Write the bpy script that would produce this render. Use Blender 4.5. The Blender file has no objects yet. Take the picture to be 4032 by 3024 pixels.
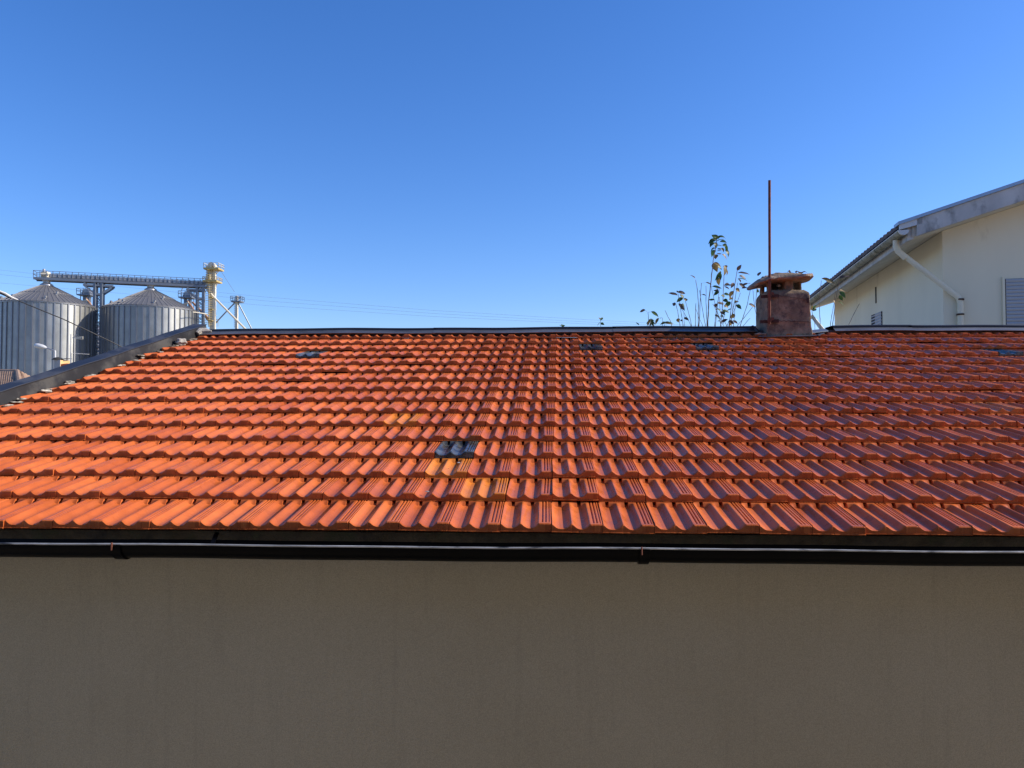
import bpy, bmesh, math, random
import numpy as np
from mathutils import Vector, Matrix, Euler

random.seed(11)
R = math.radians
scene = bpy.context.scene
col = scene.collection

# ------------------------------------------------------------------ camera
CAMZ = 3.6
YAW, PITCH, FPX = R(2.577), R(1.585), 3000.0
cam_d = bpy.data.cameras.new('camera')
cam_d.sensor_width = 36.0
cam_d.lens = 36.0 * FPX / 4032.0
cam_d.clip_start = 0.05
cam_d.clip_end = 5000.0
cam = bpy.data.objects.new('camera', cam_d)
cam.location = (0, 0, CAMZ)
cam.rotation_euler = (math.pi / 2 + PITCH, 0, YAW)
col.objects.link(cam)
scene.camera = cam

# ------------------------------------------------------------------ sky and sun
SKY_SAT = 1.25
SKY_WB = (0.92, 0.96, 1.26)
SUN_AZ, SUN_EL = R(83.0), R(29.5)          # azimuth clockwise from +Y
world = bpy.data.worlds.new('World')
scene.world = world
world.use_nodes = True
wn = world.node_tree
wn.nodes.clear()
sky = wn.nodes.new('ShaderNodeTexSky')
sky.sky_type = 'NISHITA'
sky.sun_disc = False
sky.sun_elevation = SUN_EL
sky.sun_rotation = SUN_AZ
sky.altitude = 100
sky.air_density = 1.0
sky.dust_density = 0.4
sky.ozone_density = 3.0
bg = wn.nodes.new('ShaderNodeBackground')
bg.inputs['Strength'].default_value = 0.105
wo = wn.nodes.new('ShaderNodeOutputWorld')
hs = wn.nodes.new('ShaderNodeHueSaturation')
hs.inputs['Saturation'].default_value = SKY_SAT
wn.links.new(sky.outputs[0], hs.inputs['Color'])
wb = wn.nodes.new('ShaderNodeMix')                       # the camera's white balance for the whole sky
wb.data_type, wb.blend_type = 'RGBA', 'MULTIPLY'
wb.inputs[0].default_value = 1.0
wb.inputs[7].default_value = (*SKY_WB, 1)
wn.links.new(hs.outputs[0], wb.inputs[6])
wn.links.new(wb.outputs[2], bg.inputs[0])
wn.links.new(bg.outputs[0], wo.inputs[0])

sd = bpy.data.lights.new('sun', 'SUN')
sd.energy = 4.0
sd.angle = R(0.5)
sd.color = (1.0, 0.90, 0.76)
sun = bpy.data.objects.new('sun', sd)
sdir = Vector((math.sin(SUN_AZ) * math.cos(SUN_EL), math.cos(SUN_AZ) * math.cos(SUN_EL), math.sin(SUN_EL)))
sun.rotation_euler = (-sdir).to_track_quat('-Z', 'Y').to_euler()
sun.location = (20, 0, 30)
col.objects.link(sun)

scene.view_settings.view_transform = 'Standard'
scene.view_settings.look = 'None'
scene.view_settings.exposure = 0.6
scene.view_settings.gamma = 1.0
scene.view_settings.use_curve_mapping = False

# ------------------------------------------------------------------ coordinate helpers
cy_, sy_ = math.cos(YAW), math.sin(YAW)
RT = Vector((cy_, sy_, 0))
FW = Vector((-sy_, cy_, 0))
FWP = FW * math.cos(PITCH) + Vector((0, 0, math.sin(PITCH)))
UPP = -FW * math.sin(PITCH) + Vector((0, 0, math.cos(PITCH)))
CO = Vector((0, 0, CAMZ))


def P(x, y, d):
    """place of a point seen at (x, y) of the photograph, d metres away along the view"""
    return CO + RT * ((x - 2016) / FPX * d) + FWP * d + UPP * ((1512 - y) / FPX * d)


def H(X, d, z):
    """X metres right, d metres ahead, z metres above eye level"""
    return CO + RT * X + FW * d + Vector((0, 0, z))


def project(p):
    q = Vector(p) - CO
    d = q.dot(FWP)
    return (2016 + FPX * q.dot(RT) / d, 1512 - FPX * q.dot(UPP) / d, d)


def on_plane(x, y, p0, n):
    dr = P(x, y, 1.0) - CO
    t = (Vector(p0) - CO).dot(n) / dr.dot(n)
    return CO + dr * t


# ------------------------------------------------------------------ mesh helpers
class MB:
    def __init__(self):
        self.v, self.f = [], []

    def add(self, vs, fs):
        o = len(self.v)
        self.v += [tuple(v) for v in vs]
        self.f += [tuple(i + o for i in f) for f in fs]
        return self

    def hexa(self, c):
        return self.add(c, [(0, 3, 2, 1), (4, 5, 6, 7), (0, 1, 5, 4), (1, 2, 6, 5), (2, 3, 7, 6), (3, 0, 4, 7)])

    def box(self, a, b):
        x0, y0, z0 = a
        x1, y1, z1 = b
        return self.hexa([(x0, y0, z0), (x1, y0, z0), (x1, y1, z0), (x0, y1, z0),
                          (x0, y0, z1), (x1, y0, z1), (x1, y1, z1), (x0, y1, z1)])

    def obox(self, c, ax, ay, az):
        """box about c with half axes"""
        c, ax, ay, az = Vector(c), Vector(ax), Vector(ay), Vector(az)
        return self.hexa([c - ax - ay - az, c + ax - ay - az, c + ax + ay - az, c - ax + ay - az,
                          c - ax - ay + az, c + ax - ay + az, c + ax + ay + az, c - ax + ay + az])

    def beam(self, p, q, w, h=None, up=(0, 0, 1)):
        p, q = Vector(p), Vector(q)
        h = h or w
        d = (q - p)
        L = d.length
        if L < 1e-6:
            return self
        d /= L
        u = Vector(up)
        if abs(d.dot(u)) > 0.98:
            u = FW.copy()
        s = d.cross(u).normalized()
        u = s.cross(d)
        return self.obox((p + q) / 2, d * L / 2, s * w / 2, u * h / 2)

    def path(self, pts, rad, n=8, cap=True):
        pts = [Vector(p) for p in pts]
        if not isinstance(rad, (list, tuple)):
            rad = [rad] * len(pts)
        t0 = (pts[1] - pts[0]).normalized()
        ref = Vector((0, 0, 1)) if abs(t0.z) < 0.9 else Vector((1, 0, 0))
        s = t0.cross(ref).normalized()
        vs, fs = [], []
        for i, p in enumerate(pts):
            if i == 0:
                t = pts[1] - pts[0]
            elif i == len(pts) - 1:
                t = pts[-1] - pts[-2]
            else:
                t = (pts[i + 1] - p).normalized() + (p - pts[i - 1]).normalized()
            t.normalize()
            s = (s - t * s.dot(t)).normalized()
            b = t.cross(s)
            for k in range(n):
                a = 2 * math.pi * k / n
                vs.append(p + (s * math.cos(a) + b * math.sin(a)) * rad[i])
        for i in range(len(pts) - 1):
            for k in range(n):
                fs.append((i * n + k, i * n + (k + 1) % n, (i + 1) * n + (k + 1) % n, (i + 1) * n + k))
        if cap:
            fs.append(tuple(reversed(range(n))))
            fs.append(tuple((len(pts) - 1) * n + k for k in range(n)))
        return self.add(vs, fs)

    def grid(self, rows, close=False):
        """rows of equal length -> quads"""
        m = len(rows[0])
        vs = [p for r in rows for p in r]
        fs = []
        for i in range(len(rows) - 1):
            for k in range(m if close else m - 1):
                a, b = i * m + k, i * m + (k + 1) % m
                fs.append((a, b, b + m, a + m))
        return self.add(vs, fs)

    def mesh(self, name, base=(0, 0, 0), smooth=False, angle=35):
        b = Vector(base)
        me = bpy.data.meshes.new(name)
        me.from_pydata([tuple(Vector(v) - b) for v in self.v], [], self.f)
        if smooth:
            me.polygons.foreach_set('use_smooth', [True] * len(me.polygons))
            me.set_sharp_from_angle(angle=R(angle))
        me.update()
        return me

    def build(self, name, mat, parent=None, label=None, smooth=False, angle=35, bevel=0):
        if parent is None:
            # a thing of one mesh: origin at its base
            xs = [v[0] for v in self.v]; ys = [v[1] for v in self.v]; zs = [v[2] for v in self.v]
            base = Vector((sum(xs) / len(xs), sum(ys) / len(ys), min(zs)))
        else:
            base = Vector(parent['_b'])
        me = self.mesh(name, base, smooth, angle)
        me.materials.append(mat)
        o = bpy.data.objects.new(name, me)
        col.objects.link(o)
        if parent is None:
            o.location = base
        else:
            o.parent = parent
        o['_b'] = tuple(base)
        if label:
            o['label'] = label
        if bevel:
            md = o.modifiers.new('bevel', 'BEVEL')
            md.width = bevel
            md.segments = 2
            md.limit_method = 'ANGLE'
        return o


def thing(name, loc, label, cat, group=None):
    o = bpy.data.objects.new(name, None)
    o.empty_display_size = 0.2
    col.objects.link(o)
    o.location = loc
    o['_b'] = tuple(loc)
    return tag(o, label, cat, group)


def tag(o, label=None, cat=None, group=None, kind=None):
    if label: o['label'] = label
    if cat: o['category'] = cat
    if group: o['group'] = group
    if kind: o['kind'] = kind
    return o


# ------------------------------------------------------------------ materials
class NT:
    def __init__(self, name):
        self.m = bpy.data.materials.new(name)
        self.m.use_nodes = True
        self.t = self.m.node_tree
        self.t.nodes.clear()
        self.out = self.n('ShaderNodeOutputMaterial')
        self.b = self.n('ShaderNodeBsdfPrincipled')
        self.l(self.b.outputs[0], self.out.inputs[0])

    def n(self, typ, **kw):
        nd = self.t.nodes.new(typ)
        for k, v in kw.items():
            setattr(nd, k, v)
        return nd

    def l(self, a, b):
        self.t.links.new(a, b)

    def s(self, **kw):
        for k, v in kw.items():
            k = k.replace('_', ' ')
            self.b.inputs[k].default_value = v if not (isinstance(v, tuple) and len(v) == 3) else (*v, 1)

    def coords(self, scale=(1, 1, 1), rand=False):
        tc = self.n('ShaderNodeTexCoord')
        mp = self.n('ShaderNodeMapping')
        mp.inputs['Scale'].default_value = scale
        self.l(tc.outputs['Object'], mp.inputs[0])
        if rand:
            oi = self.n('ShaderNodeObjectInfo')
            mu = self.n('ShaderNodeVectorMath', operation='SCALE')
            mu.inputs[0].default_value = (37.0, 91.0, 53.0)
            self.l(oi.outputs['Random'], mu.inputs['Scale'])
            self.l(mu.outputs[0], mp.inputs['Location'])
        return mp.outputs[0]

    def noise(self, vec, scale, detail=4, rough=0.55, dist=0.0):
        nd = self.n('ShaderNodeTexNoise')
        nd.inputs['Scale'].default_value = scale
        nd.inputs['Detail'].default_value = detail
        nd.inputs['Roughness'].default_value = rough
        nd.inputs['Distortion'].default_value = dist
        self.l(vec, nd.inputs['Vector'])
        return nd.outputs[0]

    def ramp(self, fac, stops):
        nd = self.n('ShaderNodeValToRGB')
        e = nd.color_ramp.elements
        while len(e) < len(stops):
            e.new(0.5)
        for i, (p, c) in enumerate(stops):
            e[i].position = p
            e[i].color = (*c, 1) if len(c) == 3 else c
        self.l(fac, nd.inputs[0])
        return nd.outputs[0]

    def mix(self, fac, a, b, blend='MIX'):
        nd = self.n('ShaderNodeMix', data_type='RGBA', blend_type=blend)
        for sock, v in ((nd.inputs[0], fac), (nd.inputs[6], a), (nd.inputs[7], b)):
            if hasattr(v, 'node'):
                self.l(v, sock)
            else:
                sock.default_value = v if not isinstance(v, tuple) else (*v, 1)
        return nd.outputs[2]

    def bump(self, h, strength=0.3, dist=0.01):
        nd = self.n('ShaderNodeBump')
        nd.inputs['Strength'].default_value = strength
        nd.inputs['Distance'].default_value = dist
        self.l(h, nd.inputs['Height'])
        self.l(nd.outputs[0], self.b.inputs['Normal'])


def g3(v, k=1.0):
    return (v[0] * k, v[1] * k, v[2] * k)


def simple(name, c, rough=0.6, metal=0.0, var=0.25, scale=6.0, bump=0.15, bdist=0.004, stretch=(1, 1, 1), spots=None):
    n = NT(name)
    v = n.coords(stretch)
    f = n.noise(v, scale, 5)
    c1 = n.ramp(f, [(0.3, g3(c, 1 - var)), (0.7, g3(c, 1 + var * 0.7))])
    if spots:
        f2 = n.noise(v, spots[1], 6, 0.65)
        m = n.ramp(f2, [(spots[2], (0, 0, 0)), (spots[2] + 0.12, (1, 1, 1))])
        c1 = n.mix(m, c1, spots[0])
    n.l(c1, n.b.inputs['Base Color'])
    n.s(Roughness=rough, Metallic=metal)
    if bump:
        n.bump(n.noise(v, scale * 6, 5), bump, bdist)
    return n.m


def tile_material(name, c_lo, c_hi, rough=0.26):
    n = NT(name)
    v = n.coords(rand=True)
    oi = n.n('ShaderNodeObjectInfo')
    ge = n.n('ShaderNodeNewGeometry')
    ad = n.n('ShaderNodeMath', operation='ADD')
    n.l(oi.outputs['Random'], ad.inputs[0])
    n.l(ge.outputs['Random Per Island'], ad.inputs[1])
    fr = n.n('ShaderNodeMath', operation='FRACT')
    n.l(ad.outputs[0], fr.inputs[0])
    base = n.ramp(fr.outputs[0], [(0.0, c_lo), (0.55, tuple((a + b) / 2 for a, b in zip(c_lo, c_hi))), (1.0, c_hi)])
    f1 = n.noise(v, 9.0, 4)
    tone = n.ramp(f1, [(0.3, (0.82, 0.80, 0.78)), (0.7, (1.10, 1.10, 1.10))])
    c = n.mix(1.0, base, tone, 'MULTIPLY')
    f2 = n.noise(v, 60.0, 5, 0.7)
    sp = n.ramp(f2, [(0.66, (0, 0, 0)), (0.74, (1, 1, 1))])
    c = n.mix(sp, c, g3(c_lo, 0.45))
    f3 = n.noise(v, 3.0, 3)
    wd = n.ramp(f3, [(0.56, (0, 0, 0)), (0.85, (0.45, 0.45, 0.45))])
    c = n.mix(wd, c, (0.36, 0.12, 0.05))
    n.l(c, n.b.inputs['Base Color'])
    r = n.ramp(f1, [(0.25, (rough - 0.08,) * 3), (0.75, (rough + 0.14,) * 3)])
    n.l(r, n.b.inputs['Roughness'])
    n.s(Specular_IOR_Level=0.13)
    n.bump(n.noise(v, 120.0, 4, 0.6), 0.12, 0.002)
    return n.m


M = {}
M['tile'] = tile_material('clay_tile', (0.46, 0.101, 0.027), (0.62, 0.155, 0.041))
M['tile_y'] = tile_material('yellow_clay_tile', (0.61, 0.185, 0.030), (0.67, 0.215, 0.036))
M['tile_o'] = tile_material('glazed_clay_tile', (0.58, 0.17, 0.045), (0.62, 0.19, 0.05), 0.2)


def glass_tile_mat():
    n = NT('glass_tile')
    v = n.coords(rand=True)
    f = n.noise(v, 14, 4)
    n.l(n.ramp(f, [(0.35, (0.03, 0.032, 0.032)), (0.72, (0.24, 0.245, 0.23))]), n.b.inputs['Base Color'])
    n.s(Roughness=0.16, Transmission_Weight=0.35, IOR=1.45)
    n.bump(n.noise(v, 45, 3), 0.35, 0.004)
    return n.m


M['glass_tile'] = glass_tile_mat()


def wall_mat():
    n = NT('rendered_wall')
    v = n.coords()
    f = n.noise(v, 0.6, 4)
    c = n.ramp(f, [(0.3, (0.42, 0.345, 0.215)), (0.7, (0.49, 0.41, 0.27))])
    vs = n.coords((7, 7, 1.6))
    f2 = n.noise(vs, 3.2, 5, 0.7)
    m = n.ramp(f2, [(0.68, (0, 0, 0)), (0.80, (0.5, 0.5, 0.5))])
    c = n.mix(m, c, (0.17, 0.14, 0.11))
    f3 = n.noise(v, 90, 3, 0.6)
    m2 = n.ramp(f3, [(0.68, (0, 0, 0)), (0.76, (0.6, 0.6, 0.6))])
    c = n.mix(m2, c, (0.17, 0.145, 0.11))
    n.l(c, n.b.inputs['Base Color'])
    n.s(Roughness=0.9)
    f5 = n.noise(v, 260, 3, 0.7)
    g5 = n.ramp(f5, [(0.35, (0.80, 0.80, 0.80)), (0.65, (1.16, 1.16, 1.16))])
    c = n.mix(1.0, c, g5, 'MULTIPLY')
    vd = n.coords((16, 16, 1.1))
    f6 = n.noise(vd, 1.4, 5, 0.65)
    c = n.mix(n.ramp(f6, [(0.54, (0, 0, 0)), (0.76, (0.16, 0.16, 0.16))]), c, (0.20, 0.165, 0.12))
    n.l(c, n.b.inputs['Base Color'])
    n.bump(n.noise(v, 140, 4, 0.7), 0.9, 0.004)
    return n.m


M['wall'] = wall_mat()
M['moss'] = simple('mossy_mortar', (0.06, 0.046, 0.028), 0.95, var=0.5, scale=14, bump=0.7, bdist=0.012, spots=((0.045, 0.045, 0.022), 9, 0.5))
M['gutter'] = simple('black_painted_gutter', (0.0025, 0.0025, 0.003), 0.35, var=0.3, scale=5, bump=0.0)
M['gutter'].node_tree.nodes['Principled BSDF'].inputs['Specular IOR Level'].default_value = 0.08
M['rim'] = simple('painted_rim_glint', (0.50, 0.49, 0.46), 0.45, 0.2, var=0.6, scale=7, stretch=(1, 6, 6), bump=0.3, spots=((0.05, 0.05, 0.05), 6, 0.55))  # bright colour stands in for light glinting on the rim; spots break it up
M['rust'] = simple('rusted_iron', (0.17, 0.055, 0.030), 0.8, 0.2, var=0.45, scale=22, bump=0.4, bdist=0.003)
M['darkrust'] = simple('dark_rusted_iron', (0.065, 0.030, 0.022), 0.85, 0.1, var=0.4, scale=30, bump=0.4)
M['zinc'] = simple('weathered_zinc', (0.24, 0.24, 0.24), 0.42, 0.7, var=0.35, scale=4, stretch=(1, 3, 3), bump=0.1, spots=((0.12, 0.12, 0.12), 3.5, 0.6))
M['zinc_dark'] = simple('dark_and_shaded_metal', (0.028, 0.030, 0.036), 0.45, 0.3, var=0.35, scale=4, bump=0.1)  # on the ridge cap this dark colour carries the shade of the upright
M['verge'] = simple('bitumen_painted_verge', (0.036, 0.036, 0.038), 0.42, 0.1, var=0.4, scale=3, bump=0.15, spots=((0.085, 0.082, 0.076), 3.0, 0.52))
M['verge'].node_tree.nodes['Principled BSDF'].inputs['Specular IOR Level'].default_value = 0.2
M['mortar'] = simple('lime_mortar', (0.50, 0.46, 0.39), 0.95, var=0.4, scale=20, bump=0.8, bdist=0.01, spots=((0.14, 0.12, 0.10), 15, 0.55))
M['darkmortar'] = simple('red_mortar', (0.12, 0.06, 0.045), 0.95, var=0.5, scale=18, bump=0.6, bdist=0.008)


def chimney_mat():
    n = NT('old_render')
    v = n.coords()
    f = n.noise(v, 7, 6, 0.62)
    c = n.ramp(f, [(0.25, (0.12, 0.085, 0.055)), (0.5, (0.24, 0.168, 0.108)), (0.75, (0.42, 0.32, 0.21))])
    f2 = n.noise(v, 15, 7, 0.75)
    m = n.ramp(f2, [(0.48, (0, 0, 0)), (0.62, (0.9, 0.9, 0.9))])
    c = n.mix(m, c, (0.085, 0.062, 0.05))
    f4 = n.noise(v, 5, 5, 0.7)
    tc = n.n('ShaderNodeTexCoord')
    sx = n.n('ShaderNodeSeparateXYZ')
    n.l(tc.outputs['Object'], sx.inputs[0])
    mr = n.n('ShaderNodeMapRange')
    mr.inputs['From Min'].default_value = 0.30
    mr.inputs['From Max'].default_value = 0.02
    n.l(sx.outputs[2], mr.inputs[0])
    mm = n.n('ShaderNodeMath', operation='MULTIPLY')
    n.l(mr.outputs[0], mm.inputs[0])
    n.l(f4, mm.inputs[1])
    c = n.mix(n.ramp(mm.outputs[0], [(0.2, (0, 0, 0)), (0.6, (0.85, 0.85, 0.85))]), c, (0.24, 0.20, 0.11))
    n.l(c, n.b.inputs['Base Color'])
    n.s(Roughness=0.95)
    n.bump(n.noise(v, 40, 7, 0.7), 0.8, 0.012)
    return n.m


M['chim'] = chimney_mat()
M['chimcap'] = simple('crumbling_mortar_cap', (0.32, 0.235, 0.17), 0.95, var=0.5, scale=12, bump=0.9, bdist=0.015, spots=((0.15, 0.13, 0.09), 18, 0.5))
M['white_pipe'] = simple('white_plastic', (0.62, 0.62, 0.60), 0.4, var=0.08, scale=3, bump=0)
M['house_wall'] = simple('cream_render', (0.80, 0.72, 0.53), 0.9, var=0.06, scale=1.2, bump=0.15, stretch=(1, 1, 0.35), spots=((0.55, 0.47, 0.32), 1.1, 0.62))
M['fascia'] = simple('stained_concrete', (0.52, 0.50, 0.46), 0.9, var=0.2, scale=3.5, bump=0.2, stretch=(1, 1, 0.6), spots=((0.26, 0.25, 0.23), 2.6, 0.56))
M['soffit'] = simple('soffit_render', (0.60, 0.57, 0.48), 0.9, var=0.12, scale=2.5, bump=0.1, spots=((0.36, 0.33, 0.25), 2.2, 0.60))
M['mossgutter'] = simple('algae_stained_gutter', (0.27, 0.255, 0.18), 0.55, var=0.4, scale=7, bump=0.1, spots=((0.09, 0.095, 0.045), 5, 0.46))
M['steelblue'] = simple('folded_metal_trim', (0.38, 0.42, 0.48), 0.35, 0.6, var=0.1, scale=2, bump=0)
M['darktile'] = simple('dark_roof_tile', (0.12, 0.085, 0.075), 0.8, var=0.4, scale=8, bump=0.3)
M['shutter'] = simple('grey_roller_shutter', (0.42, 0.43, 0.45), 0.55, var=0.08, scale=3, bump=0)
M['dark'] = simple('dark_recess', (0.035, 0.033, 0.03), 0.9, var=0.2, scale=5, bump=0)


def silo_mat():
    n = NT('galvanised_sheet')
    v = n.coords(rand=True)
    f = n.noise(v, 0.9, 4)
    c = n.ramp(f, [(0.3, (0.29, 0.295, 0.28)), (0.7, (0.37, 0.375, 0.355))])
    oi = n.n('ShaderNodeObjectInfo')
    t = n.ramp(oi.outputs['Random'], [(0, (0.88, 0.88, 0.88)), (1, (1.08, 1.08, 1.08))])
    c = n.mix(1.0, c, t, 'MULTIPLY')
    # sheet courses: one tone for each ring of sheets
    tc = n.n('ShaderNodeTexCoord')
    sx = n.n('ShaderNodeSeparateXYZ')
    n.l(tc.outputs['Object'], sx.inputs[0])
    m1 = n.n('ShaderNodeMath', operation='MULTIPLY'); m1.inputs[1].default_value = 0.9
    n.l(sx.outputs[2], m1.inputs[0])
    fl = n.n('ShaderNodeMath', operation='FLOOR')
    n.l(m1.outputs[0], fl.inputs[0])
    wnz = n.n('ShaderNodeTexWhiteNoise', noise_dimensions='1D')
    n.l(fl.outputs[0], wnz.inputs['W'])
    t2 = n.ramp(wnz.outputs[0], [(0, (0.9, 0.9, 0.9)), (1, (1.06, 1.06, 1.06))])
    c = n.mix(1.0, c, t2, 'MULTIPLY')
    n.l(c, n.b.inputs['Base Color'])
    n.s(Roughness=0.44, Metallic=0.75)
    wv = n.n('ShaderNodeTexWave', wave_type='BANDS', bands_direction='Z')
    wv.inputs['Scale'].default_value = 3.2
    wv.inputs['Distortion'].default_value = 0
    n.l(tc.outputs['Object'], wv.inputs['Vector'])
    n.bump(wv.outputs[0], 0.22, 0.02)
    return n.m


M['silo'] = silo_mat()
M['siloroof'] = simple('silo_roof_sheet', (0.19, 0.188, 0.19), 0.6, 0.4, var=0.12, scale=0.7, bump=0)
M['stiff'] = simple('silo_stiffener', (0.24, 0.25, 0.27), 0.45, 0.7, var=0.15, scale=0.7, bump=0)
M['steel'] = simple('blue_grey_steel', (0.20, 0.225, 0.26), 0.5, 0.5, var=0.15, scale=0.7, bump=0)
M['steel_l'] = simple('light_galvanised_steel', (0.42, 0.42, 0.42), 0.4, 0.6, var=0.2, scale=0.7, bump=0)
M['cream'] = simple('cream_painted_steel', (0.66, 0.60, 0.46), 0.55, 0.0, var=0.12, scale=0.8, bump=0)
M['ochre'] = simple('yellow_painted_steel', (0.50, 0.38, 0.15), 0.6, 0.0, var=0.15, scale=0.8, bump=0)
M['orangepipe'] = simple('rust_orange_pipe', (0.48, 0.26, 0.15), 0.6, 0.1, var=0.3, scale=0.9, bump=0)
M['cable'] = simple('black_cable', (0.035, 0.035, 0.037), 0.5, var=0.2, scale=4, bump=0)
M['wire'] = simple('power_wire', (0.24, 0.27, 0.32), 0.5, 0.3, var=0.1, scale=0.3, bump=0)
M['oldtile'] = simple('old_brown_tile', (0.36, 0.235, 0.155), 0.9, var=0.35, scale=3, bump=0.3, spots=((0.13, 0.10, 0.075), 3, 0.56))
M['yellow_render'] = simple('ochre_render', (0.72, 0.47, 0.20), 0.9, var=0.15, scale=3, bump=0.1)
M['grey_render'] = simple('grey_render', (0.42, 0.40, 0.37), 0.9, var=0.12, scale=2, bump=0.1)
M['alley_render'] = simple('alley_render', (0.40, 0.35, 0.27), 0.9, var=0.1, scale=0.8, bump=0.1)
M['ground'] = simple('ground', (0.33, 0.285, 0.21), 0.95, var=0.3, scale=0.5, bump=0.2, bdist=0.02)
M['bark'] = simple('shoot_bark', (0.17, 0.12, 0.10), 0.8, var=0.3, scale=25, bump=0.2)


def leaf_mat(name, c):
    n = NT(name)
    v = n.coords(rand=True)
    f = n.noise(v, 22, 4)
    oi = n.n('ShaderNodeObjectInfo')
    t = n.ramp(oi.outputs['Random'], [(0, (0.75, 0.78, 0.75)), (1, (1.25, 1.2, 1.1))])
    cc = n.ramp(f, [(0.3, g3(c, 0.7)), (0.7, g3(c, 1.25))])
    cc = n.mix(1.0, cc, t, 'MULTIPLY')
    n.l(cc, n.b.inputs['Base Color'])
    n.s(Roughness=0.5)
    tr = n.n('ShaderNodeBsdfTranslucent')
    n.l(cc, tr.inputs[0])
    mx = n.n('ShaderNodeMixShader')
    mx.inputs[0].default_value = 0.38
    n.l(n.b.outputs[0], mx.inputs[1])
    n.l(tr.outputs[0], mx.inputs[2])
    n.l(mx.outputs[0], n.out.inputs[0])
    return n.m


M['leaf_g'] = leaf_mat('green_leaf', (0.062, 0.115, 0.024))
M['leaf_d'] = leaf_mat('dry_leaf', (0.115, 0.078, 0.058))
M['leaf_y'] = leaf_mat('yellowing_leaf', (0.25, 0.17, 0.055))

# ================================================================== SETTING
gm = MB()
S = 3000
gm.add([(-S, -S, 0), (S, -S, 0), (S, S, 0), (-S, S, 0)], [(0, 1, 2, 3)])
g = gm.build('ground', M['ground'])
tag(g, kind='structure')

# building that faces the roof across the alley (the picture was taken from it; unseen, added and sized to shade the front wall)
fb = thing('facing_building', (0, -1.6, 0), 'unseen plain rendered building across the narrow alley, added to shade the front wall', 'building')
MB().box((-5.5, -9, 0), (10, -1.5, 7.2)).build('wall', M['alley_render'], fb)
MB().box((-5.8, -9.3, 7.2), (10.3, -1.2, 7.45)).build('eave_slab', M['grey_render'], fb)

# ================================================================== LOW BUILDING WITH THE TILED ROOF
AL = R(15.05)
EY, EZ = 3.2914, CAMZ - 0.5428
X10, TW, SK = 0.0192, 0.22, 0.0185
G0, G1 = 0.3525, 0.317
NROW = 16
C0, C1 = -7, 42                         # tile columns
ca, sa = math.cos(AL), math.sin(AL)
SRIDGE = G0 + 14 * G1 + 0.20
XL = X10 + (C0 - 10) * TW               # left verge (at the eave)
XR = X10 + (C1 - 10) * TW
xv = lambda s: XL - 0.10 + (s - 4.9) * 0.045     # the gable is not quite square to the eave


def roof(x, s, n=0.0):
    """point of the roof: x along the eave, s up the slope, n off the plane; the old rafters sag a little"""
    n = n - 0.016 * math.sin(math.pi * min(max(s / 5.0, 0), 1)) * (1 if n < 0.5 else 0)
    return Vector((x + SK * s, EY + s * ca - n * sa, EZ + s * sa + n * ca))


bld = thing('tiled_roof_building', (1.5, 5.5, 0), 'low rendered building with orange clay tile roof and black gutter', 'building')
yw = EY + 0.075
RY = EY + SRIDGE * ca
RZ = EZ + SRIDGE * sa
wl = MB()
x0, x1 = XL - 0.40, XR + 0.05
zt = EZ - 0.055
wl.hexa([(x0, yw, 0), (x1, yw, 0), (x1, RY + 0.22, 0), (x0, RY + 0.22, 0),
         (x0, yw, zt), (x1, yw, zt), (x1, RY + 0.22, RZ - 0.075), (x0, RY + 0.22, RZ - 0.075)])
wall_o = wl.build('wall', M['wall'], bld)

# roof deck under the tiles
dk = MB()
rows = []
for k in range(11):
    s = SRIDGE * k / 10 + (0.03 if k == 0 else 0)
    rows.append([roof(xv(s) - 0.02, s, -0.035), roof(XR, s, -0.035)])
dk.grid(rows)
deck = dk.build('roof_deck', M['darkmortar'], bld)

# eave mortar bed, uneven and mossy
em = MB()
nx = 260
top, bot = [], []
for i in range(nx + 1):
    x = XL - 0.33 + (XR - XL + 0.38) * i / nx
    dy = 0.012 * math.sin(x * 17.0) * math.sin(x * 5.3) + random.uniform(-0.006, 0.006)
    top.append((x, EY + 0.022 + dy * 0.6, EZ - 0.012))
    bot.append((x, EY + 0.032 + dy + random.uniform(-0.004, 0.004), EZ - 0.045))
low = [(p[0], yw - 0.008, EZ - 0.11) for p in bot]
em.grid([low, bot, top, [(p[0], p[1] + 0.2, p[2] + 0.03) for p in top]])
em.build('eave_mortar', M['moss'], bld, smooth=True)

# ---- tiles
U_CTRL = [(0.0, .92), (.010, 1.0), (.03, .86), (.06, .54), (.09, .28), (.12, .11), (.15, .03), (.19, 0), (.23, .01), (.265, .06), (.295, .19), (.325, .42), (.355, .72), (.378, .93), (.393, 1),
          (.41, .97), (.435, .78), (.465, .48), (.495, .25), (.525, .09), (.56, .01), (.60, 0), (.632, .03), (.66, .12), (.69, .36), (.717, .68), (.738, .92), (.755, 1.0), (.762, 1.0)]
RIBS = [(.800, 1.0), (.809, .97), (.817, .70), (.834, .70), (.842, .97), (.852, 1.0), (.866, 1.0), (.875, .97), (.883, .70), (.900, .70), (.908, .97),
        (.918, 1.0), (.934, 1.0), (.943, .97), (.949, .78), (.960, .78), (.966, .97), (.976, 1.0), (.988, .96), (.994, .86)]
NOTCH = [(.155, .225), (.565, .64)]
HT = 0.0200
LIPZ = -0.016


def tile_us():
    us = [u for u, _ in U_CTRL] + [u for u, _ in RIBS]
    for a, b in NOTCH:
        us += [a - .006, a + .006, b - .006, b + .006]
    return sorted(set(us))


_cx = np.array([u for u, _ in U_CTRL + RIBS]); _cyv = np.array([h for _, h in U_CTRL + RIBS])


def tile_h(u):
    return float(np.interp(u, _cx, _cyv)) * HT


def edge_h(u):
    """height along the front edge: the grooves of the ribs stop short of it"""
    return HT * (1.0 if u < .985 else .9) if u > .765 else tile_h(u)


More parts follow.
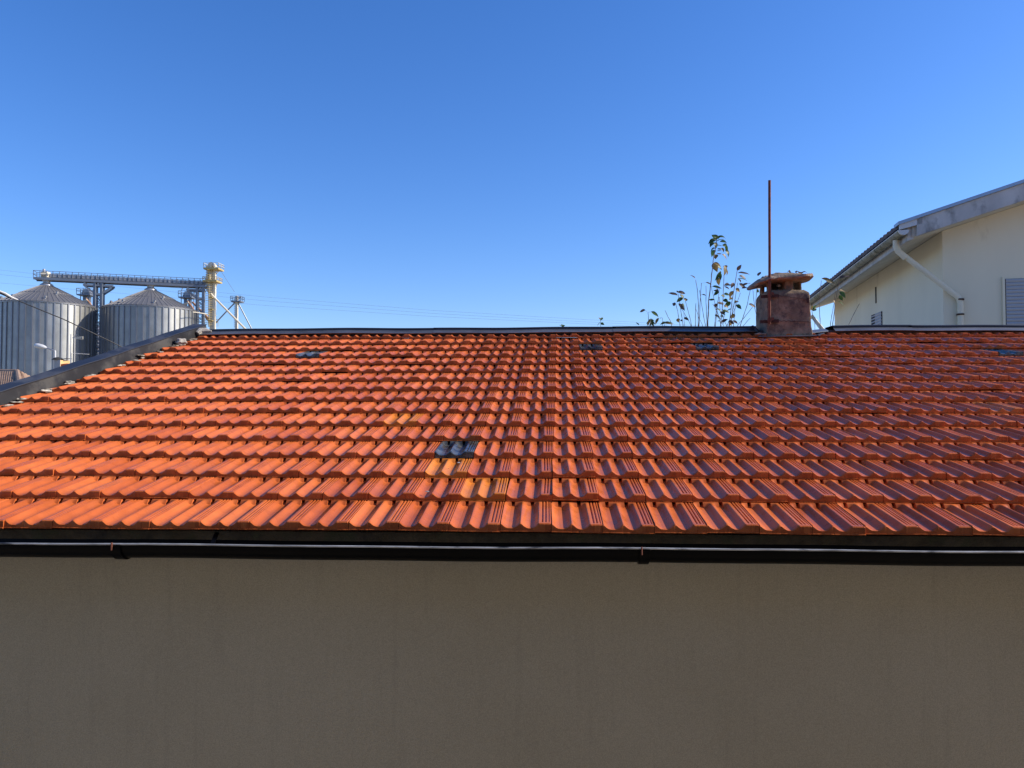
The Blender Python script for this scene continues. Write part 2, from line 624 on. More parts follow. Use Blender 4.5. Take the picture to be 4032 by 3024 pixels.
def plateau(u):
    for a, b in NOTCH:
        if a < u < b:
            return 0.004
    if u > 0.77:
        return tile_h(u)
    return HT * (1.0 if u > 0.02 else 0.85)


def tile_mesh(G, seed, flat_front=False):
    rnd = random.Random(seed)
    us = tile_us()
    wx = lambda u: 0.0012 + u * (TW - 0.0008)
    rows = []
    wob = [rnd.uniform(-0.0012, 0.0012) for _ in us]
    setb = lambda u: (0.007 if u > .755 else (0.008 if u < .2 else 0.012)) * (edge_h(u) / HT)
    # lip underside, lip, front face, top edge, body, head
    rows.append([(wx(u), 0.03, LIPZ) for u in us])
    rows.append([(wx(u), -0.004 + wob[i], LIPZ) for i, u in enumerate(us)])
    rows.append([(wx(u), -0.006 + wob[i], LIPZ + 0.002) for i, u in enumerate(us)])
    rows.append([(wx(u), -0.006 + wob[i], -0.0115) for i, u in enumerate(us)])
    rows.append([(wx(u), -0.0005 + wob[i], -0.0105) for i, u in enumerate(us)])
    rows.append([(wx(u), 0.000 + wob[i] * .5 + 0.15 * setb(u), -0.0030 + 0.45 * edge_h(u)) for i, u in enumerate(us)])
    rows.append([(wx(u), 0.50 * setb(u) + wob[i] * .5, 0.88 * edge_h(u) - 0.0012) for i, u in enumerate(us)])
    rows.append([(wx(u), setb(u) + 0.0025 + wob[i] * .5, edge_h(u)) for i, u in enumerate(us)])
    rows.append([(wx(u), 0.022 + wob[i], edge_h(u)) for i, u in enumerate(us)])
    rows.append([(wx(u), 0.034 + wob[i], tile_h(u)) for i, u in enumerate(us)])
    rows.append([(wx(u), 0.12, tile_h(u) + rnd.uniform(-.0003, .0003)) for u in us])
    rows.append([(wx(u), G - 0.032, tile_h(u)) for u in us])
    rows.append([(wx(u), G - 0.019, 0.25 * tile_h(u) + 0.75 * plateau(u)) for u in us])
    rows.append([(wx(u), G - 0.012, plateau(u)) for u in us])
    rows.append([(wx(u), G + 0.03, plateau(u)) for u in us])
    # side skirts
    rows = [[(r[0][0], r[0][1], LIPZ if k else LIPZ)] + r + [(r[-1][0], r[-1][1], LIPZ)] for k, r in enumerate(rows)]
    mb = MB()
    mb.grid(rows)
    me = mb.mesh('tile', smooth=True, angle=28)
    return me


tilt_of = lambda G: math.atan((HT + 0.0175) / G)
base_meshes = {}
for nm, G in (('a', G0), ('b', G1)):
    for k in range(4):
        for mk in ('tile', 'tile_y', 'tile_o', 'glass_tile'):
            if mk != 'tile' and k > 0:
                continue
            me = tile_mesh(G, 10 * k + (1 if nm == 'a' else 2))
            me.materials.append(M[mk])
            base_meshes[(nm, k, mk)] = me

sp_row = lambda r: 0.0 if r == 0 else G0 + (r - 1) * G1


def col_row_at(px, py):
    best = None
    for r in range(NROW):
        for c in range(C0, C1):
            G = G0 if r == 0 else G1
            q = project(roof(X10 + (c - 10 + .5) * TW, sp_row(r) + G * .45, 0.01))
            d = (q[0] - px) ** 2 + ((q[1] - py) * 2) ** 2
            if best is None or d < best[0]:
                best = (d, c, r)
    return best[1], best[2]


special = {}
for (px, py) in ((1815, 1778), (1240, 1376), (2338, 1362), (2772, 1363), (3935, 1388)):
    special[col_row_at(px, py)] = 'glass_tile'
for (px, py) in ((1612, 1655), (1775, 1840), (1905, 1915)):
    special[col_row_at(px, py)] = 'tile_y'
special[col_row_at(3930, 1612)] = 'tile_o'

tiles = []
rt = random.Random(5)
for r in range(NROW):
    G = G0 if r == 0 else G1
    rowoff = rt.uniform(-0.006, 0.006)
    for c in range(C0 - 2, C1):
        if X10 + (c + 1 - 10) * TW < xv(sp_row(r)) + 0.03:
            continue
        s = sp_row(r) + 0.004 * math.sin(c * 0.37 + r * 1.3) + rt.uniform(-0.003, 0.003)
        x = X10 + (c - 10) * TW + rowoff + rt.uniform(-0.0012, 0.0012)
        lift = max(0, rt.gauss(0, 0.0016))
        if rt.random() < 0.05:
            lift += rt.uniform(0.003, 0.009)
        yawj = R(rt.gauss(0, 0.35))
        rollj = R(rt.gauss(0, 0.35))
        tilt = tilt_of(G) + lift / G * 0.8
        loc = roof(x, s, -LIPZ + lift - 0.002)
        rot = Euler((AL - tilt, 0, 0)).to_matrix() @ Euler((0, rollj, yawj)).to_matrix()
        q = project(loc + Vector((0.11, 0.12, 0.03)))
        vis = -90 < q[0] < 4120 and q[1] < 3024
        tiles.append(dict(c=c, r=r, loc=loc, rot=rot, d=q[2], vis=vis, k=rt.randrange(4), nm='a' if r == 0 else 'b',
                          mk=special.get((c, r), 'tile')))
order = sorted([t for t in tiles if t['vis']], key=lambda t: (t['mk'] == 'tile', t['d']))
single = set(id(t) for t in order[:300])
rest = MB()
bb = Vector(deck['_b'])
for t in tiles:
    k = 0 if t['mk'] != 'tile' else t['k']
    me = base_meshes[(t['nm'], k, t['mk'])]
    M4 = Matrix.Translation(t['loc'] - bb) @ t['rot'].to_4x4()
    xvc = xv(sp_row(t['r'])) + SK * sp_row(t['r']) + 0.004
    if t['loc'].x < xvc:                       # cut at the verge
        bm = bmesh.new()
        bm.from_mesh(me)
        bmesh.ops.bisect_plane(bm, geom=bm.verts[:] + bm.edges[:] + bm.faces[:], plane_co=(xvc - t['loc'].x, 0, 0), plane_no=(1, -0.06, 0), clear_inner=True)
        cut = bpy.data.meshes.new('tile')
        bm.to_mesh(cut)
        bm.free()
        cut.materials.append(M['tile'])
        me = cut
    if id(t) in single:
        nm = 'glass_tile' if t['mk'] == 'glass_tile' else 'tile'
        o = bpy.data.objects.new(nm, me)
        col.objects.link(o)
        o.parent = deck
        o.matrix_local = M4
        if t['mk'] == 'tile_y':
            o['label'] = 'yellowish replacement clay tile'
        elif t['mk'] == 'glass_tile':
            o['label'] = 'dark transparent glass tile'
        elif t['mk'] == 'tile_o':
            o['label'] = 'shiny orange clay tile'
    else:
        m3 = Matrix.Translation(t['loc']) @ t['rot'].to_4x4()
        rest.add([m3 @ v.co for v in me.vertices], [tuple(p.vertices) for p in me.polygons])
ro = rest.build('tile_field', M['tile'], deck, smooth=True, angle=28)
tag(ro, kind='stuff')

# ---- ridge cap: sloped light flange, upright behind with its shade put into a dark colour, uneven mortar below
def ridge_strip(name, xa, xb, prof, mat, n=40, wob=0.003):
    mb = MB()
    rows = []
    for (dy, dz) in prof:
        rows.append([])
    for i in range(n + 1):
        x = xa + (xb - xa) * i / n
        w = wob * math.sin(x * 2.1) + wob * 0.6 * math.sin(x * 5.7 + 1)
        for r, (dy, dz) in zip(rows, prof):
            r.append((x, RY + dy, RZ + dz + w))
    mb.grid(rows)
    return mb.build(name, mat, bld, smooth=True, angle=30)


RXL = xv(SRIDGE) + SK * SRIDGE
CHX0, CHX1 = 2.46, 2.98
ridge_strip('ridge_mortar', RXL - 0.05, XR + 0.1, [(-0.085, -0.035), (-0.082, 0.012), (-0.03, 0.035), (0.2, 0.035)], M['darkmortar'], wob=0.006)
seams = [RXL + 0.02, -1.2, 0.7, 2.16]
for i in range(len(seams) - 1):
    a, b = seams[i], seams[i + 1] + 0.03
    dz = 0.0025 * i
    ridge_strip('ridge_flange', a, b, [(-0.128, 0.004 + dz), (-0.13, 0.009 + dz), (-0.06, 0.044 + dz), (-0.058, 0.048 + dz)], M['zinc'])
    ridge_strip('ridge_cap', a, b, [(-0.057, 0.040 + dz), (-0.057, 0.066 + dz), (-0.045, 0.072 + dz), (0.16, 0.070 + dz), (0.17, 0.0)], M['zinc_dark'])
seams = [2.98, 3.75, 5.6, XR + 0.1]
for i in range(len(seams) - 1):
    a, b = seams[i], seams[i + 1] + 0.03
    dz = 0.003 * i
    ridge_strip('ridge_flange', a, b, [(-0.128, 0.010 - dz), (-0.13, 0.014 - dz), (-0.07, 0.048 - dz), (-0.066, 0.050 - dz)], M['zinc'])
    ridge_strip('ridge_cap', a, b, [(-0.064, 0.042 - dz), (-0.064, 0.070 - dz), (-0.05, 0.078 - dz), (0.16, 0.075 - dz), (0.17, 0.0)], M['zinc_dark'])
MB().path([(RXL - 0.01, RY - 0.125, RZ + 0.01), (RXL + 0.01, RY - 0.09, RZ + 0.045), (RXL + 0.06, RY - 0.07, RZ + 0.05), (RXL + 0.12, RY - 0.075, RZ + 0.045)],
          [0.03, 0.035, 0.03, 0.008], 8).build('ridge_end_plug', M['mortar'], bld, smooth=True)

# ---- verge: painted capping on the gable parapet, running up the slope
vg = MB()
inn, top_i, top_o, out = [], [], [], []
N = 26
for i in range(N + 1):
    s = -0.12 + (SRIDGE + 0.24) * i / N
    w = 0.003 * math.sin(i * 1.7)
    hh = 0.105
    inn.append(roof(xv(s) - 0.012, s, -0.03)); top_i.append(roof(xv(s) - 0.022, s, hh + w))
    top_o.append(roof(xv(s) - 0.15, s, hh + 0.010 + w)); out.append(roof(xv(s) - 0.16, s, -0.35))
vg.grid([inn, top_i, top_o, out])
vg.build('verge_flashing', M['verge'], bld, smooth=True, angle=30)
edge = MB()
edge.path([p + Vector((0.003, 0, 0.0)) for p in top_i], 0.006, 6)
edge.build('verge_fold', M['zinc_dark'], bld, smooth=True)


def lump(mb, c, sx, sy, sz, seed, n=3):
    rnd = random.Random(seed)
    bm = bmesh.new()
    bmesh.ops.create_icosphere(bm, subdivisions=n, radius=1)
    off = rnd.uniform(0, 50)
    vs = []
    for v in bm.verts:
        k = 1 + 0.22 * math.sin(v.co.x * 4 + off) * math.sin(v.co.y * 5 + off * 2) + 0.15 * math.sin(v.co.z * 7 + off) + rnd.uniform(-.07, .07)
        vs.append(Vector(c) + Vector((v.co.x * sx, v.co.y * sy, v.co.z * sz)) * k)
    mb.add(vs, [tuple(x.index for x in f.verts) for f in bm.faces])
    bm.free()


rm = random.Random(3)
for r in range(1, NROW):
    s = sp_row(r)
    for k in range(rm.choice((1, 2, 2, 3, 4))):
        mb = MB()
        lump(mb, roof(xv(s) + rm.uniform(-.004, .03), s - rm.uniform(-0.03, 0.14), rm.uniform(-.004, .016)), rm.uniform(.010, .026), rm.uniform(.03, .10), rm.uniform(.004, .011), r * 7 + k)
        mb.build('mortar_lump', M['mortar'], bld, smooth=True)
mb = MB(); lump(mb, roof(xv(sp_row(14)) + 0.05, sp_row(14) - 0.03, 0.035), 0.055, 0.05, 0.035, 77); mb.build('mortar_lump', M['mortar'], bld, smooth=True, label='large pale mortar stone lying on the verge')

# ---- gutter
GY, GZ, GR = 3.205, EZ - 0.045, 0.066
gt = MB()
prof = []
for k in range(13):
    a = math.pi * k / 12
    prof.append((GY + GR * math.cos(a), GZ - GR * math.sin(a)))
xs = [XL - 0.4 + (XR - XL + 0.5) * i / 60 for i in range(61)]
wv = lambda x: 0.0015 * math.sin(x * 3) + 0.001 * math.sin(x * 7)
gt.grid([[(x, y, z + wv(x)) for x in xs] for (y, z) in prof])
gt.grid([[(x, y, z + wv(x)) for x in xs] for (y, z) in [(GY + (GR - .004) * math.cos(math.pi * k / 12), GZ + .001 - (GR - .004) * math.sin(math.pi * k / 12)) for k in range(12, -1, -1)]])
gutter = gt.build('gutter', M['gutter'], bld, smooth=True, angle=60)
MB().path([(x, GY - GR, GZ + 0.003 + wv(x)) for x in xs], 0.0042, 8).build('rim', M['rim'], gutter, smooth=True)
for px in (455, 2538):
    c = on_plane(px, 2150, (0, GY - GR, 0), Vector((0, 1, 0)))
    st = MB()
    rws = []
    for k in range(15):
        a = math.pi * k / 14
        rws.append([(c.x + dx, GY + (GR + rr) * math.cos(a), GZ - (GR + rr) * math.sin(a)) for dx, rr in ((-.022, .0), (-.021, .006), (.021, .006), (.022, .0))])
    st.grid(rws)
    st.build('joint_strap', M['gutter'], gutter, smooth=True)
    MB().path([(c.x - .012, GY - GR - .008, GZ + .012), (c.x - .012, GY - GR - .0095, GZ - 0.02)], 0.0035, 6).build('rust_seam', M['rust'], gutter)
# gutter support hooks under the eave
for x in (-1.45, 2.4):
    MB().beam((x, EY + 0.02, EZ - 0.02), (x + 0.01, GY + 0.04, GZ - 0.01), 0.018, 0.006).build('gutter_hook', M['gutter'], gutter)

# ---- chimney (a part of the building)
CW = 0.47
cyf = RY - 0.19                                # front face
cx0 = on_plane(2920 + 525 / 5.185, 1300, (0, cyf, 0), Vector((0, 1, 0))).x
cx1 = on_plane(2920 + 1437 / 5.185, 1300, (0, cyf, 0), Vector((0, 1, 0))).x
zat = lambda y: on_plane(3110, y, (0, cyf, 0), Vector((0, 1, 0))).z
DEP = 0.44
zb, zs, zn, zc = zat(1324), zat(1160), zat(1141), zat(1099)


def rough_box(sections, nseg=6, amp=0.006, seed=1, sub=14):
    """stack of rectangles (x0,x1,y0,y1,z) with rounded corners, lightly uneven"""
    rnd = random.Random(seed)
    mb = MB()
    rows = []
    secs = []
    for (a, b) in zip(sections[:-1], sections[1:]):
        n = max(1, int(abs(b[4] - a[4]) / 0.03))
        for k in range(n):
            t = k / n
            secs.append(tuple(p + (q - p) * t for p, q in zip(a, b)))
    secs.append(sections[-1])
    for (xa, xb, ya, yb, z) in secs:
        row = []
        rr = 0.011
        per = []
        for (cx, cy, a0) in ((xb - rr, ya + rr, -90), (xb - rr, yb - rr, 0), (xa + rr, yb - rr, 90), (xa + rr, ya + rr, 180)):
            for k in range(nseg):
                a = R(a0 + 90 * k / (nseg - 1))
                per.append((cx + rr * math.cos(a), cy + rr * math.sin(a)))
        full = []
        for i, p in enumerate(per):
            q = per[(i + 1) % len(per)]
            L = math.hypot(q[0] - p[0], q[1] - p[1])
            m = sub if L > 0.08 else 1
            for k in range(m):
                full.append((p[0] + (q[0] - p[0]) * k / m, p[1] + (q[1] - p[1]) * k / m))
        for (x, y) in full:
            w = amp * (math.sin(x * 23 + z * 31 + seed) * math.sin(y * 27 + z * 19) + rnd.uniform(-.7, .7))
            row.append((x + w, y + w * 0.8, z + rnd.uniform(-1, 1) * amp * .6))
        rows.append(row)
    mb.grid(rows, close=True)
    n = len(rows[0]); o = len(rows) * n
    mb.f.append(tuple(range(o - n, o)))
    mb.f.append(tuple(reversed(range(n))))
    return mb


t = 0.012
body = rough_box([(cx0 - .012, cx1 + .008, cyf - .006, cyf + DEP + .01, zb - 0.10), (cx0 - .012, cx1 + .008, cyf - .006, cyf + DEP + .01, zb + .02), (cx0 + .002, cx1 - .004, cyf, cyf + DEP, zb + .1),
                  (cx0 + .006, cx1 - .014, cyf + .006, cyf + DEP - .006, zs + 0.008), (cx0 + .012, cx1 - .022, cyf + .014, cyf + DEP - .014, zs + .026), (cx0 + .034, cx1 - .055, cyf + .05, cyf + DEP - .05, zn + .006)], seed=4, amp=0.0042)
chim = body.build('chimney', M['chim'], bld, smooth=True, angle=55)
chim['label'] = 'old rendered chimney with mortar cap'
pz0, pz1 = zn - 0.02, zc + 0.03
px_ = lambda z5: on_plane(2920 + z5 / 5.185, 1120, (0, cyf + .06, 0), Vector((0, 1, 0))).x
yi0, yi1 = cyf + .055, cyf + DEP - .055
for k, (xa, xb, ya, yb) in enumerate(((px_(548), px_(606), yi0, yi0 + .09), (px_(880), px_(1056), yi0, yi0 + .10), (px_(1245), px_(1305), yi0 + .12, yi1),
                                      (px_(548), px_(610), yi1 - .08, yi1), (px_(905), px_(1010), yi1 - .08, yi1))):
    p = rough_box([(xa, xb, ya, yb, pz0), (xa, xb, ya, yb, pz1)], amp=0.004, seed=20 + k, sub=4)
    p.build('vent_pillar', M['chim'], chim, smooth=True, angle=55)
MB().box((px_(610), yi0 + .16, pz0 + .01), (px_(840), yi0 + .17, pz1 - .045)).build('vent_baffle', M['dark'], chim)
# cap: crumbling slab, drooping at the left, lifted at the right
cl = on_plane(2920 + 195 / 5.185, 1110, (0, cyf + .1, 0), Vector((0, 1, 0)))
cr = on_plane(2920 + 1515 / 5.185, 1090, (0, cyf + .1, 0), Vector((0, 1, 0)))
cmx, hw = (cl.x + cr.x) / 2, (cr.x - cl.x) / 2 * 0.92
cmy, hd = cyf + DEP / 2, 0.29
rc = random.Random(8)
cap = MB()
NA, NRr = 56, 10
zlev = zat(1103)


def cap_pt(a, f, topside):
    ca_, sa_ = math.cos(a), math.sin(a)
    e = 0.55
    x = math.copysign(abs(ca_) ** e, ca_)
    y = math.copysign(abs(sa_) ** e, sa_)
    k = 1 + 0.035 * math.sin(5 * a + 1) + 0.03 * math.sin(9 * a)
    X, Y = x * f * k, y * f * k
    droop = -0.060 * max(0, -X) ** 2.2 + 0.022 * max(0, X) ** 1.5
    z = zlev + droop
    if topside:
        z += 0.042 + 0.060 * (1 - min(1, ((X + .06) ** 2 + Y * Y)) ** 0.8) + rc.uniform(-.010, .010) + 0.010 * math.sin(X * 13) * math.sin(Y * 9)
    else:
        z += -0.012 + 0.018 * f + rc.uniform(-.003, .003)
    return (cmx + X * hw, cmy + Y * hd, z)


rows = []
for i in range(NRr + 1):
    f = max(0.02, i / NRr) * 0.985
    rows.append([cap_pt(2 * math.pi * k / NA, f, True) for k in range(NA)])
rim_ = []
for k in range(NA):
    a = 2 * math.pi * k / NA
    p, q = cap_pt(a, 0.985, True), cap_pt(a, .97, False)
    rim_.append(((p[0] - cmx) * 1.03 + cmx, (p[1] - cmy) * 1.03 + cmy, (p[2] * .4 + q[2] * .6)))
rows.append(rim_)
for i in range(NRr, -1, -1):
    f = max(0.02, i / NRr) * 0.97
    rows.append([cap_pt(2 * math.pi * k / NA, f, False) for k in range(NA)])
cap.grid(rows, close=True)
n = NA
cap.f.append(tuple(reversed(range(n))))
cap.f.append(tuple(range(len(rows) * n - n, len(rows) * n)))
cap.build('cap', M['chimcap'], chim, smooth=True, angle=50)
MB().path([P(2920 + 700 / 5.185, 1030 + 505 / 5.185, 8.12), P(2920 + 770 / 5.185, 1030 + 492 / 5.185, 7.96)], [0.012, 0.012], 10).build('flue_pipe', M['white_pipe'], chim, smooth=True)
# flashing sheets around the foot
fr = MB()
fl_z = roof(cx0, SRIDGE - 0.10, 0.075)
pl = lambda x, y, yy: on_plane(x, y, (0, yy, 0), Vector((0, 1, 0)))
a, b = pl(2987, 1326, cyf - .05), pl(3232, 1323, cyf - .05)
fr.hexa([a, b, b + Vector((0, .12, .02)), a + Vector((0, .12, .02)), a + Vector((0, 0, .008)), b + Vector((0, 0, .008)), b + Vector((0, .12, .028)), a + Vector((0, .12, .028))])
fr.build('apron_flashing', M['zinc'], chim)
a, b = pl(2945, 1290, cyf + .08), pl(3012, 1322, cyf + .02)
MB().hexa([a, b, b + Vector((.03, .1, .01)), a + Vector((.08, .1, .03)), a + Vector((0, 0, .006)), b + Vector((0, 0, .006)), b + Vector((.03, .1, .016)), a + Vector((.08, .1, .036))]).build('side_flashing', M['zinc_dark'], chim)
MB().path([pl(2972, 1316, cyf - .03), pl(2990, 1314, cyf - .035), pl(3015, 1316, cyf - .03)], [.006, .013, .008], 8).build('tile_chip', M['chimcap'], chim, smooth=True)
a, b = pl(3198, 1312, cyf + .02), pl(3262, 1305, cyf + .08)
MB().hexa([a, b, b + Vector((0, .1, .03)), a + Vector((0, .1, .03)), a + Vector((0, 0, .01)), b + Vector((0, 0, .01)), b + Vector((0, .1, .04)), a + Vector((0, .1, .04))]).build('side_flashing', M['zinc'], chim)
a, b = pl(3215, 1321, cyf - .04), pl(3240, 1312, cyf)
MB().beam(a, b, .05, .008).build('side_flashing', M['zinc_dark'], chim)

# ================================================================== MAST ON THE CHIMNEY
yp = cyf - 0.045
q = lambda x, y: on_plane(x, y, (0, yp, 0), Vector((0, 1, 0)))
mast = thing('antenna_mast', q(3030, 1276), 'tall thin rusty pole clamped to the chimney front', 'pole')
pts = [q(3030, 1276), q(3030, 1150), q(3030.5, 1000), q(3030, 850), q(3030, 712)]
MB().path(pts, 0.0135, 14).build('pole', M['rust'], mast, smooth=True)
MB().path([pts[-1] + Vector((0, 0, -.001)), pts[-1] + Vector((0, 0, .004))], 0.0145, 12).build('pole_end', M['rust'], mast)
for k, yb in enumerate((1165, 1264)):
    dy = 0.0
    L, Rr = q(2920 + (408 if k == 0 else 390) / 5.185, yb + 2), q(2920 + 778 / 5.185, yb - (3 if k == 0 else 2))
    br = MB().beam(L + Vector((0, .03, 0)), Rr + Vector((0, .03, 0)), 0.008, 0.032)
    br = br.build('bracket_bar', M['darkrust'], mast)
    c = q(3030, yb - 4)
    rws = []
    for j in range(13):
        a = 2 * math.pi * j / 12
        rws.append([(c.x + .021 * math.cos(a), c.y + .021 * math.sin(a), c.z + dz) for dz in (-.016, .016)])
    MB().grid(rws).build('clamp', M['rust'], mast, smooth=True)
    MB().obox(c + Vector((.028, -.004, .012)), (.014, 0, 0), (0, .007, 0), (0, 0, .014)).build('clamp_bolt', M['rust'], mast)
    w0 = Rr + Vector((0, .03, 0)); w1 = q(2920 + 1400 / 5.185, yb + (12 if k == 0 else 1)) + Vector((0, .035, 0))
    wp = [w0.lerp(w1, i / 12) + Vector((0, 0, .005 * (-1) ** i if i < 6 else 0)) for i in range(13)]
    MB().path(wp, 0.0028, 6).build('strap_wire', M['darkrust'], mast, smooth=True)
    if k == 0:
        e = q(2920 + 1376 / 5.185, 1030 + 780 / 5.185) + Vector((0, .03, 0))
        MB().obox(e, (.012, 0, 0), (0, .006, 0), (0, 0, .026)).build('strap_plate', M['darkrust'], mast)

# ================================================================== NEIGHBOUR HOUSE
HO = H(6.816, 12.0, 0); HO.z = CAMZ
ga = (RT * 0.978 - FW * 0.208).normalized()         # along the gable, to the right
sb = (RT * 0.208 + FW * 0.978).normalized()         # along the long side, away
ZU = Vector((0, 0, 1))
HL = lambda a, b, z: HO + ga * a + sb * b + ZU * z
SL = 0.3155
OV, OF = 0.586, 0.564
zu = lambda a: 2.76 + SL * a                        # underside of the roof at a
house = thing('neighbour_house', (HO.x, HO.y, 0), 'cream rendered house with pitched roof behind the chimney on the right', 'house')
LEN, AW = 8.3, 5.0
# wall prism: gable to ridge at a = AW
wm = MB()
A_, B_ = 0.0, LEN
vs = [HL(0, 0, -CAMZ), HL(2 * AW, 0, -CAMZ), HL(2 * AW, LEN, -CAMZ), HL(0, LEN, -CAMZ),
      HL(0, 0, zu(0) - .004), HL(2 * AW, 0, zu(0) - .004), HL(2 * AW, LEN, zu(0) - .004), HL(0, LEN, zu(0) - .004), HL(AW, 0, zu(AW) - .004), HL(AW, LEN, zu(AW) - .004)]
wm.add(vs, [(0, 1, 5, 8, 4), (3, 7, 9, 6, 2), (0, 4, 7, 3), (1, 2, 6, 5)])
wm.build('wall', M['house_wall'], house)
TH = 0.20
for sgn in (0, 1):
    def rp(a, b, n):
        aa = a if sgn == 0 else 2 * AW - a
        return HL(aa, b, zu(a) + n)
    rb = MB()
    a0, a1, b0, b1 = -OV + .002, AW, -OF + .05, LEN + OF
    rb.hexa([rp(a0, b0, 0), rp(a1, b0, 0), rp(a1, b1, 0), rp(a0, b1, 0), rp(a0, b0, TH), rp(a1, b0, TH), rp(a1, b1, TH), rp(a0, b1, TH)])
    slab = rb.build('roof', M['soffit'], house)
    # barge board (rake fascia) and its metal trim
    fb_ = MB()
    fb_.hexa([rp(a0 + .05, -OF - .02, -0.012), rp(a1, -OF - .02, -.012), rp(a1, -OF + .05, -.012), rp(a0 + .05, -OF + .05, -.012),
              rp(a0 + .05, -OF - .02, .245), rp(a1, -OF - .02, .245), rp(a1, -OF + .05, .245), rp(a0 + .05, -OF + .05, .245)])
    fb_.build('barge_board', M['fascia'], slab)
    tr = MB()
    tr.hexa([rp(a0 - .22, -OF - .05, .248), rp(a1, -OF - .05, .248), rp(a1, -OF + .2, .248), rp(a0 - .22, -OF + .2, .248),
             rp(a0 - .22, -OF - .05, .298), rp(a1, -OF - .05, .298), rp(a1, -OF + .2, .298), rp(a0 - .22, -OF + .2, .298)])
    tr.build('metal_trim', M['steelblue'], slab)
    # corrugated tile field
    tf = MB()
    rows = []
    nb = 190
    for j in range(nb + 1):
        b = -OF + .1 + (LEN + 2 * OF - .1) * j / nb
        hgt = .03 * abs(math.sin(b * math.pi / 0.22))
        rows.append([rp(a0 - .19, b, .20 + hgt * .4), rp(a0 - .19, b, .245 + hgt * 1.5), rp(AW, b, .245 + hgt * 1.5)])
    tf.grid(rows)
    tag(tf.build('roof_tiles', M['darktile'], slab), kind='stuff')
    # eave fascia beam
    MB().hexa([rp(a0 - .06, b0 + .02, -.03), rp(a0 + .03, b0 + .02, -.03), rp(a0 + .03, b1, -.03), rp(a0 - .06, b1, -.03),
               rp(a0 - .06, b0 + .02, .2), rp(a0 + .03, b0 + .02, .2), rp(a0 + .03, b1, .2), rp(a0 - .06, b1, .2)]).build('eave_board', M['fascia'], slab)
# gutter of the left eave (half round, algae stained) with white end
def hp(a, b, n):
    return HL(a, b, zu(-OV) + n)
gg = MB()
ac, nc, rg = -OV - .13, .105, .072
rows = []
for k in range(11):
    an = math.pi * k / 10
    rows.append([hp(ac - rg * math.cos(an), b, nc - rg * math.sin(an)) for b in (-OF + .02, 1.5, 4, 6.5, LEN + OF)])
gg.grid(rows)
rows2 = []
for k in range(11):
    an = math.pi * k / 10
    rows2.append([hp(ac - (rg - .006) * math.cos(an), b, nc - (rg - .006) * math.sin(an)) for b in (-OF + .02, 1.5, 4, 6.5, LEN + OF)])
gg.grid(rows2)
hg = gg.build('gutter', M['mossgutter'], house, smooth=True, angle=60)
MB().path([hp(ac - rg, b, nc) for b in (-OF + .02, 2, 4, 6, LEN + OF)], .008, 8).build('rim', M['white_pipe'], hg, smooth=True)
ec = MB()
cen = [hp(ac, -OF + .02, nc - rg * .45), hp(ac, -OF - .005, nc - rg * .45)]
ring = lambda b: [hp(ac - (rg + .004) * math.cos(math.pi * k / 12), b, nc - (rg + .004) * math.sin(math.pi * k / 12)) for k in range(13)]
r1, r2 = ring(-OF + .03), ring(-OF - .01)
ec.grid([r1, r2]); o = len(ec.v); ec.v += [tuple(p) for p in r2]; ec.f.append(tuple(range(o, o + 13)))
ec.build('end_cap', M['white_pipe'], hg, smooth=True)
MB().hexa([hp(ac - .06, -OF - .02, nc + .005), hp(ac + .26, -OF - .02, nc + .085), hp(ac + .26, -OF + .03, nc + .085), hp(ac - .06, -OF + .03, nc + .005),
           hp(ac - .06, -OF - .02, nc + .10), hp(ac + .26, -OF - .02, nc + .18), hp(ac + .26, -OF + .03, nc + .18), hp(ac - .06, -OF + .03, nc + .10)]).build('corner_piece', M['white_pipe'], hg)
for b in (0.9, 2.3, 3.7, 5.1, 6.5, 7.9):
    rws = []
    for k in range(9):
        an = math.pi * k / 8
        rws.append([hp(ac - (rg + .006) * math.cos(an), b + db, nc - (rg + .006) * math.sin(an)) for db in (-.02, .02)])
    MB().grid(rws).build('gutter_bracket', M['mossgutter'], hg, smooth=True)
# downpipe: from the gutter round the corner to the gable wall, then down
gn = sb                                             # gable normal (towards away)
wallpt = HL(0, -0.06, 0)
pv = on_plane(3781, 1178, wallpt, gn)
p0 = hp(ac, -OF + .42, nc - rg)
dpts = [p0, p0 + Vector((0, 0, -.09)), p0 + Vector((0, 0, -.14)) + (pv - p0) * .03, p0 + (pv - p0) * .5 + Vector((0, 0, -.07)), pv + (p0 - pv) * .03 + Vector((0, 0, .0)), pv + Vector((0, 0, -.06)), Vector((pv.x, pv.y, 1.0))]
dp = MB().path(dpts, .043, 14).build('downpipe', M['house_wall'], house, smooth=True, angle=60)
MB().path([dpts[0], dpts[1], dpts[2], dpts[2] + (pv - p0) * .12], .048, 14).build('elbow', M['house_wall'], dp, smooth=True, angle=60)
for yb in (1179, 1238):
    c = on_plane(3781, yb, wallpt, gn)
    MB().path([c + Vector((0, 0, -.012)), c + Vector((0, 0, .012))], .056, 14).build('pipe_clip', M['darkrust'], dp)
MB().beam(on_plane(3774, 1179, HL(0, -.02, 0), gn), on_plane(3794, 1179, HL(0, -.02, 0), gn), .03, .02).build('clip_arm', M['darkrust'], dp)
# far-end downpipe, partly behind the chimney
pA, pB = hp(ac, LEN + .2, nc - rg), on_plane(3232, 1290, HL(0, LEN + .1, 0), sb)
pe = pA + Vector((0, 0, -.9)) + ga * .3
MB().path([pA, pA + Vector((0, 0, -.4)), P(3198, 1246, 20.6), P(3240, 1300, 20.4), P(3244, 1330, 20.4)], .06, 10).build('downpipe', M['white_pipe'], house, smooth=True)


